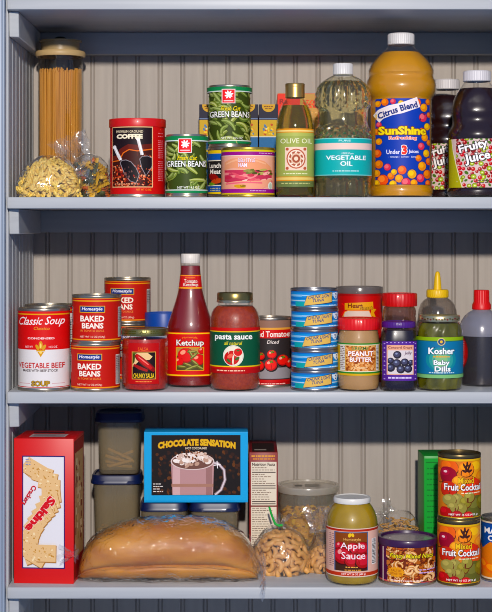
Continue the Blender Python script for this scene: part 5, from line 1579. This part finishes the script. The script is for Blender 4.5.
A.text('NET WT 24 OZ (680 g)', c-12, c+12, 573.6, 576, 'f0d8d0', 5, .015)
A.bars(c+18.5, c+23.5, 540, 566, 2); A.lines(c-24.5, c-19.5, [535+i*2 for i in range(17)], '8a6464', 2, .8, 5)
A.done(t)

# ---- bag of noodles at the back
o = world_at(399, .170, 3)
En = dome(.033, .026, .062, skew=(0, .002), p=2.6)
t = thing('noodle_bag', 'clear bag of tan noodles at the back, behind the mixed nuts can', 'bag', o)
obj('film', film_bag(En, .066, 1.07, 21, .0035, neck=((-.012, .002, .060), (-.6, 0, .6), .016, (.010, .008, .014))), FILM, t)
bm = bmesh.new(); r = random.Random(11)
for i in range(260):
    th, tt, s_ = r.uniform(0, 2*pi), r.uniform(0, .98), r.choice([.92, .86, .75])
    p = En(th, tt, s_); a = r.uniform(0, 6); l = r.uniform(.008, .016); pts = []
    for k in range(6):
        b = a+k*r.uniform(.2, .5)
        p = p+Vector((cos(b), sin(b)*.7, r.uniform(-.5, .5)))*l/5; lim = En(math.atan2(p.y/.026, p.x/.033), min(.98, max(0, p.z/.062)), .95)
        q = Vector((max(-abs(lim.x)-.003, min(abs(lim.x)+.003, p.x)), p.y, max(.003, min(.060, p.z)))); pts.append(q)
    tube(pts, .0011, 5, bm)
o2 = obj('egg_noodles', bm, noisy('noodle_tan', 'a87c48', 'd0a464', 90, .6, 0), None)
o2.location = o; tag(o2, 'tan curly noodles inside the bag behind the mixed nuts can', 'noodles', kind='stuff')

# ---- mixed nuts can
it = It(407.5, .0390, 3, 58); R = it.R; H = it.z(541.5)
t = thing('mixed_nuts_can', 'wide purple can of mixed nuts with a dark plastic lid', 'can', it.loc)
obj('can_body', lathe([(0, .001), (R*.97, .001), (R*.985, .003), (R*.985, H-.003), (0, H-.003)]), P('4a1c3c', .4), t)
obj('rim', lathe([(R*.95, 0), (R*.99, 0), (R, .001), (R, .003), (R*.985, .004)]), tin('c0b0a0'), t)
obj('plastic_lid', lathe([(R*.99, H-.0085), (R*1.01, H-.0085), (R*1.02, H-.0075), (R*1.02, H-.0012), (R*1.0, H), (R*.92, H), (R*.90, H-.003), (0, H-.003)]), P('34183c', .35, coat=.2), t)
obj('lid_window', lathe([(R*.87, H-.0034), (R*.87, H-.0026), (0, H-.0026)]), P('8c8284', .25, coat=.4), t, label='pale greyish disc set in the lid')
A = Art(it, cyl_surf(R*.987)); c = it.cx
A.wrap(549.5, 585, '47193c', 0); A.wrap(582.4, 583.6, 'c86060', 1)
A.rect(c-28, c-26, 549.5, 584, 'd0c0b8', 1)
x0, x1 = c-22, c+24
A.rect(x0, x1, 548.5, 583, '6a3018', 1)
A.clip = (x0, x1, 548.5, 583); r = random.Random(15)
sp = []
for i in range(150):
    x, y, a, ty = r.uniform(x0, x1), r.uniform(548, 583), r.uniform(0, 360), r.random(); ly = 1.2+i*.02
    if ty < .4:
        pts = [(x+3.6*cos(rad(a+b)), y+3.6*sin(rad(a+b))) for b in range(0, 200, 28)]
        A.stroke(pts, 3.6, '7a4220', ly, True); A.stroke(pts, 3.0, r.choice(['d8a070', 'c88a58', 'e0b080']), ly+.004, True); A.stroke(pts, 1.0, 'e8c8a0', ly+.008, True)
    elif ty < .75: A.ell(x, y, 3.4, 2.0, '4a1c10', ly, a, 10); A.ell(x, y, 3.0, 1.7, r.choice(['8a3c20', '7a3018', 'a05030']), ly+.004, a, 10); A.ell(x-.5, y-.5, 1.4, .6, 'c07850', ly+.008, a, 8)
    else: A.ell(x, y, 3.2, 2.4, '5a2c18', ly, a, 10); A.ell(x, y, 2.7, 2.0, r.choice(['b87048', 'a86038', 'c88050']), ly+.004, a, 10)
A.clip = None
A.text('Fancy Mixed Nuts', c-18.5, c+21.5, 553.8, 559.6, 'e0cc50', 7, .02, shear=.25, outline='3a2410', olay=6.4, ooff=.06, slope=.0)
A.poly([(c-13+(8.2 if k % 2 else 6.4)*cos(2*pi*k/32), 572.5+(5.6 if k % 2 else 4.4)*sin(2*pi*k/32)) for k in range(32)], 'd8982c', 6)
A.text('SALTED', c-17.5, c-8.5, 570, 572.2, '7c3018', 7, .0); A.text('ROASTED', c-18, c-8, 573, 575.2, '7c3018', 7, .0)
A.lines(c+8, c+23, [569.5, 572.5], 'd0b0d8', 6.5, 1, 5)
A.bars(c+24.5, c+27.5, 566, 578, 2, 5)
A.text('NET WT 12 OZ (340 g)', c-14, c+12, 583.5, 585.5, 'f0d8d0', 6.5, .0) if False else A.lines(c-18, c+12, [580.6], 'f0d8d0', 6.6, 1, 7)
A.done(t)

# ---- green carton at the back right
it = It(439.5, .125, 3, 31, flat=True, depth=0.0); H = it.z(456); w = it.R
t = thing('green_carton', 'bright green carton standing behind the stacked fruit cocktail cans', 'box', it.loc, rad(2))
obj('carton', box(-w, w, 0, .06, 0, H, bev=.0007), P('128a3c', .42), t)
A = Art(it, flat_surf(0))
A.rect(424.4, 454.6, 458.5, 575, '149444', 1); A.rect(426, 453, 462, 463, '0c6a30', 2)
for i in range(14): A.lines(427, 438, [468+i*5.4], '0f6e34', 2, 1.2, 11+i)
A.done(t, 'front_print')

# ---- fruit cocktail cans
it = It(458.7, .030, 3, 43); R = it.R; FH = it.z(521.2)
def cocktail(it, lab, rot):
    t = thing('fruit_cocktail_can', lab, 'can', it.loc, rot, 'fruit cocktail cans')
    can_parts(t, R, FH, tin('7c6a44', .35))
    A = Art(it, cyl_surf(R*.988)); c = it.cx
    y0 = HZ-(it.base+FH)/it.sf
    A.wrap(y0+3, y0+65.5, 'c8904c', 0); A.wrap(y0+3, y0+4.2, '2c2420', 1); A.wrap(y0+4.2, y0+6, 'd8b050', 1); A.wrap(y0+62.5, y0+65.5, 'd0a848', 1)
    x0, x1, ya, yb = c-31, c+31, y0+6.5, y0+62
    A.rect(x0, x1, ya, yb, 'c87c4a', 1.1); A.clip = (x0, x1, ya, yb)
    r = random.Random(21)
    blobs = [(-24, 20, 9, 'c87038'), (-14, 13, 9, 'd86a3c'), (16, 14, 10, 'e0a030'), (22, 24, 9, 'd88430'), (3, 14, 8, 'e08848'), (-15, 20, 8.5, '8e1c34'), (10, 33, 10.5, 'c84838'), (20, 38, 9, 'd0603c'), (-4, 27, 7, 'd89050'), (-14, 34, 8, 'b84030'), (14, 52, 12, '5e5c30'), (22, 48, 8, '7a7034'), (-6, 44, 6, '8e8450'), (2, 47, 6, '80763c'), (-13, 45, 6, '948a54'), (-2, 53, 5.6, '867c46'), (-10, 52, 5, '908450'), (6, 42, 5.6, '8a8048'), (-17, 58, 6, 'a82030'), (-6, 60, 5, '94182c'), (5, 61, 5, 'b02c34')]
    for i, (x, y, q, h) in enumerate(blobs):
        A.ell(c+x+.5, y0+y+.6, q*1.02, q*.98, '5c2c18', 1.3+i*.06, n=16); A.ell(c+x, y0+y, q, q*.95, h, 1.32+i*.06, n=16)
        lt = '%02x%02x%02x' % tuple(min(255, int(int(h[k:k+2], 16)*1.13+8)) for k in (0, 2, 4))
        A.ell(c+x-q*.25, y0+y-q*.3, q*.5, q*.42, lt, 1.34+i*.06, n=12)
    A.ell(c-16.5, y0+17, 1.5, 1.2, 'f0c8c8', 3.2)
    # dark bird-like crest at the top
    for px, py, rx, ry, a in ((4, 13, 2.4, 4, 0), (1.2, 11, 1, 3.4, -25), (6.4, 11, 1, 3.4, 25), (4, 9, 1, 3, 0), (1, 16, 2.6, 1.2, 30), (7, 16, 2.6, 1.2, -30)): A.ell(c+px, y0+py, rx, ry, '3a1c18', 3.2, a)
    A.clip = None
    A.text('Mixed', c-5, c+11, y0+22.4, y0+28.4, 'e0b838', 6, .02, outline='5a2418', olay=5, ooff=.05)
    A.text('Fruit Cocktail', c-17.5, c+20, y0+28.8, y0+35.6, 'f6f0ea', 6, .02, outline='5a2018', olay=5, ooff=.05)
    A.lines(c-2, c+18, [y0+37.6], 'f0e0c0', 6, .9, 5)
    A.text('NET WT 15 OZ (425 g)', c-13.5, c+15, y0+58.6, y0+61, 'f4ece4', 6, .015)
    A.done(t)
    return t
fc = cocktail(it, 'fruit cocktail can at the bottom of the pair at the right end', rad(-2))
dup(fc, (it.X+.0008, it.yc+.0005, it.loc[2]+FH+.0001), rad(3), 'fruit cocktail can stacked on top of the pair at the right end')

# ---- mandarin can at the right edge
it = It(502.5, .050, 3, 43); R = it.R; H = it.z(520)
t = thing('mandarin_can', 'blue and orange mandarin orange can cut off by the right edge', 'can', it.loc, rad(-2))
can_parts(t, R, H, tin('a8a4a0', .3))
A = Art(it, cyl_surf(R*.988)); c = it.cx
A.wrap(523, 584, 'cc7c34', 0); A.wrap(523, 524.6, 'd8c8b0', 1); A.wrap(524.6, 526, '22407c', 1); A.wrap(579, 581, 'd8cbb4', 1); A.wrap(581, 584, '2a2c6c', 1)
A.poly([(c-40, 526), (c+40, 526), (c+40, 548), (c+10, 560), (c-14, 543), (c-24, 551), (c-30, 546), (c-40, 556)], '20488c', 1.4)
A.text('MANDARIN', c-20, c+20, 529, 535, 'f0f0f0', 4, .03); A.text('ORANGES', c-16.5, c+17, 536.5, 542.5, 'f0f0f0', 4, .03)
for x, y in ((-22, 566), (-12, 570), (0, 566), (12, 571), (-30, 572), (22, 566)): A.ell(c+x, y, 7, 5, 'd8702a', 2, 20); A.ell(c+x-1, y-1, 5, 3, 'e89848', 2.2, 20)
A.done(t)
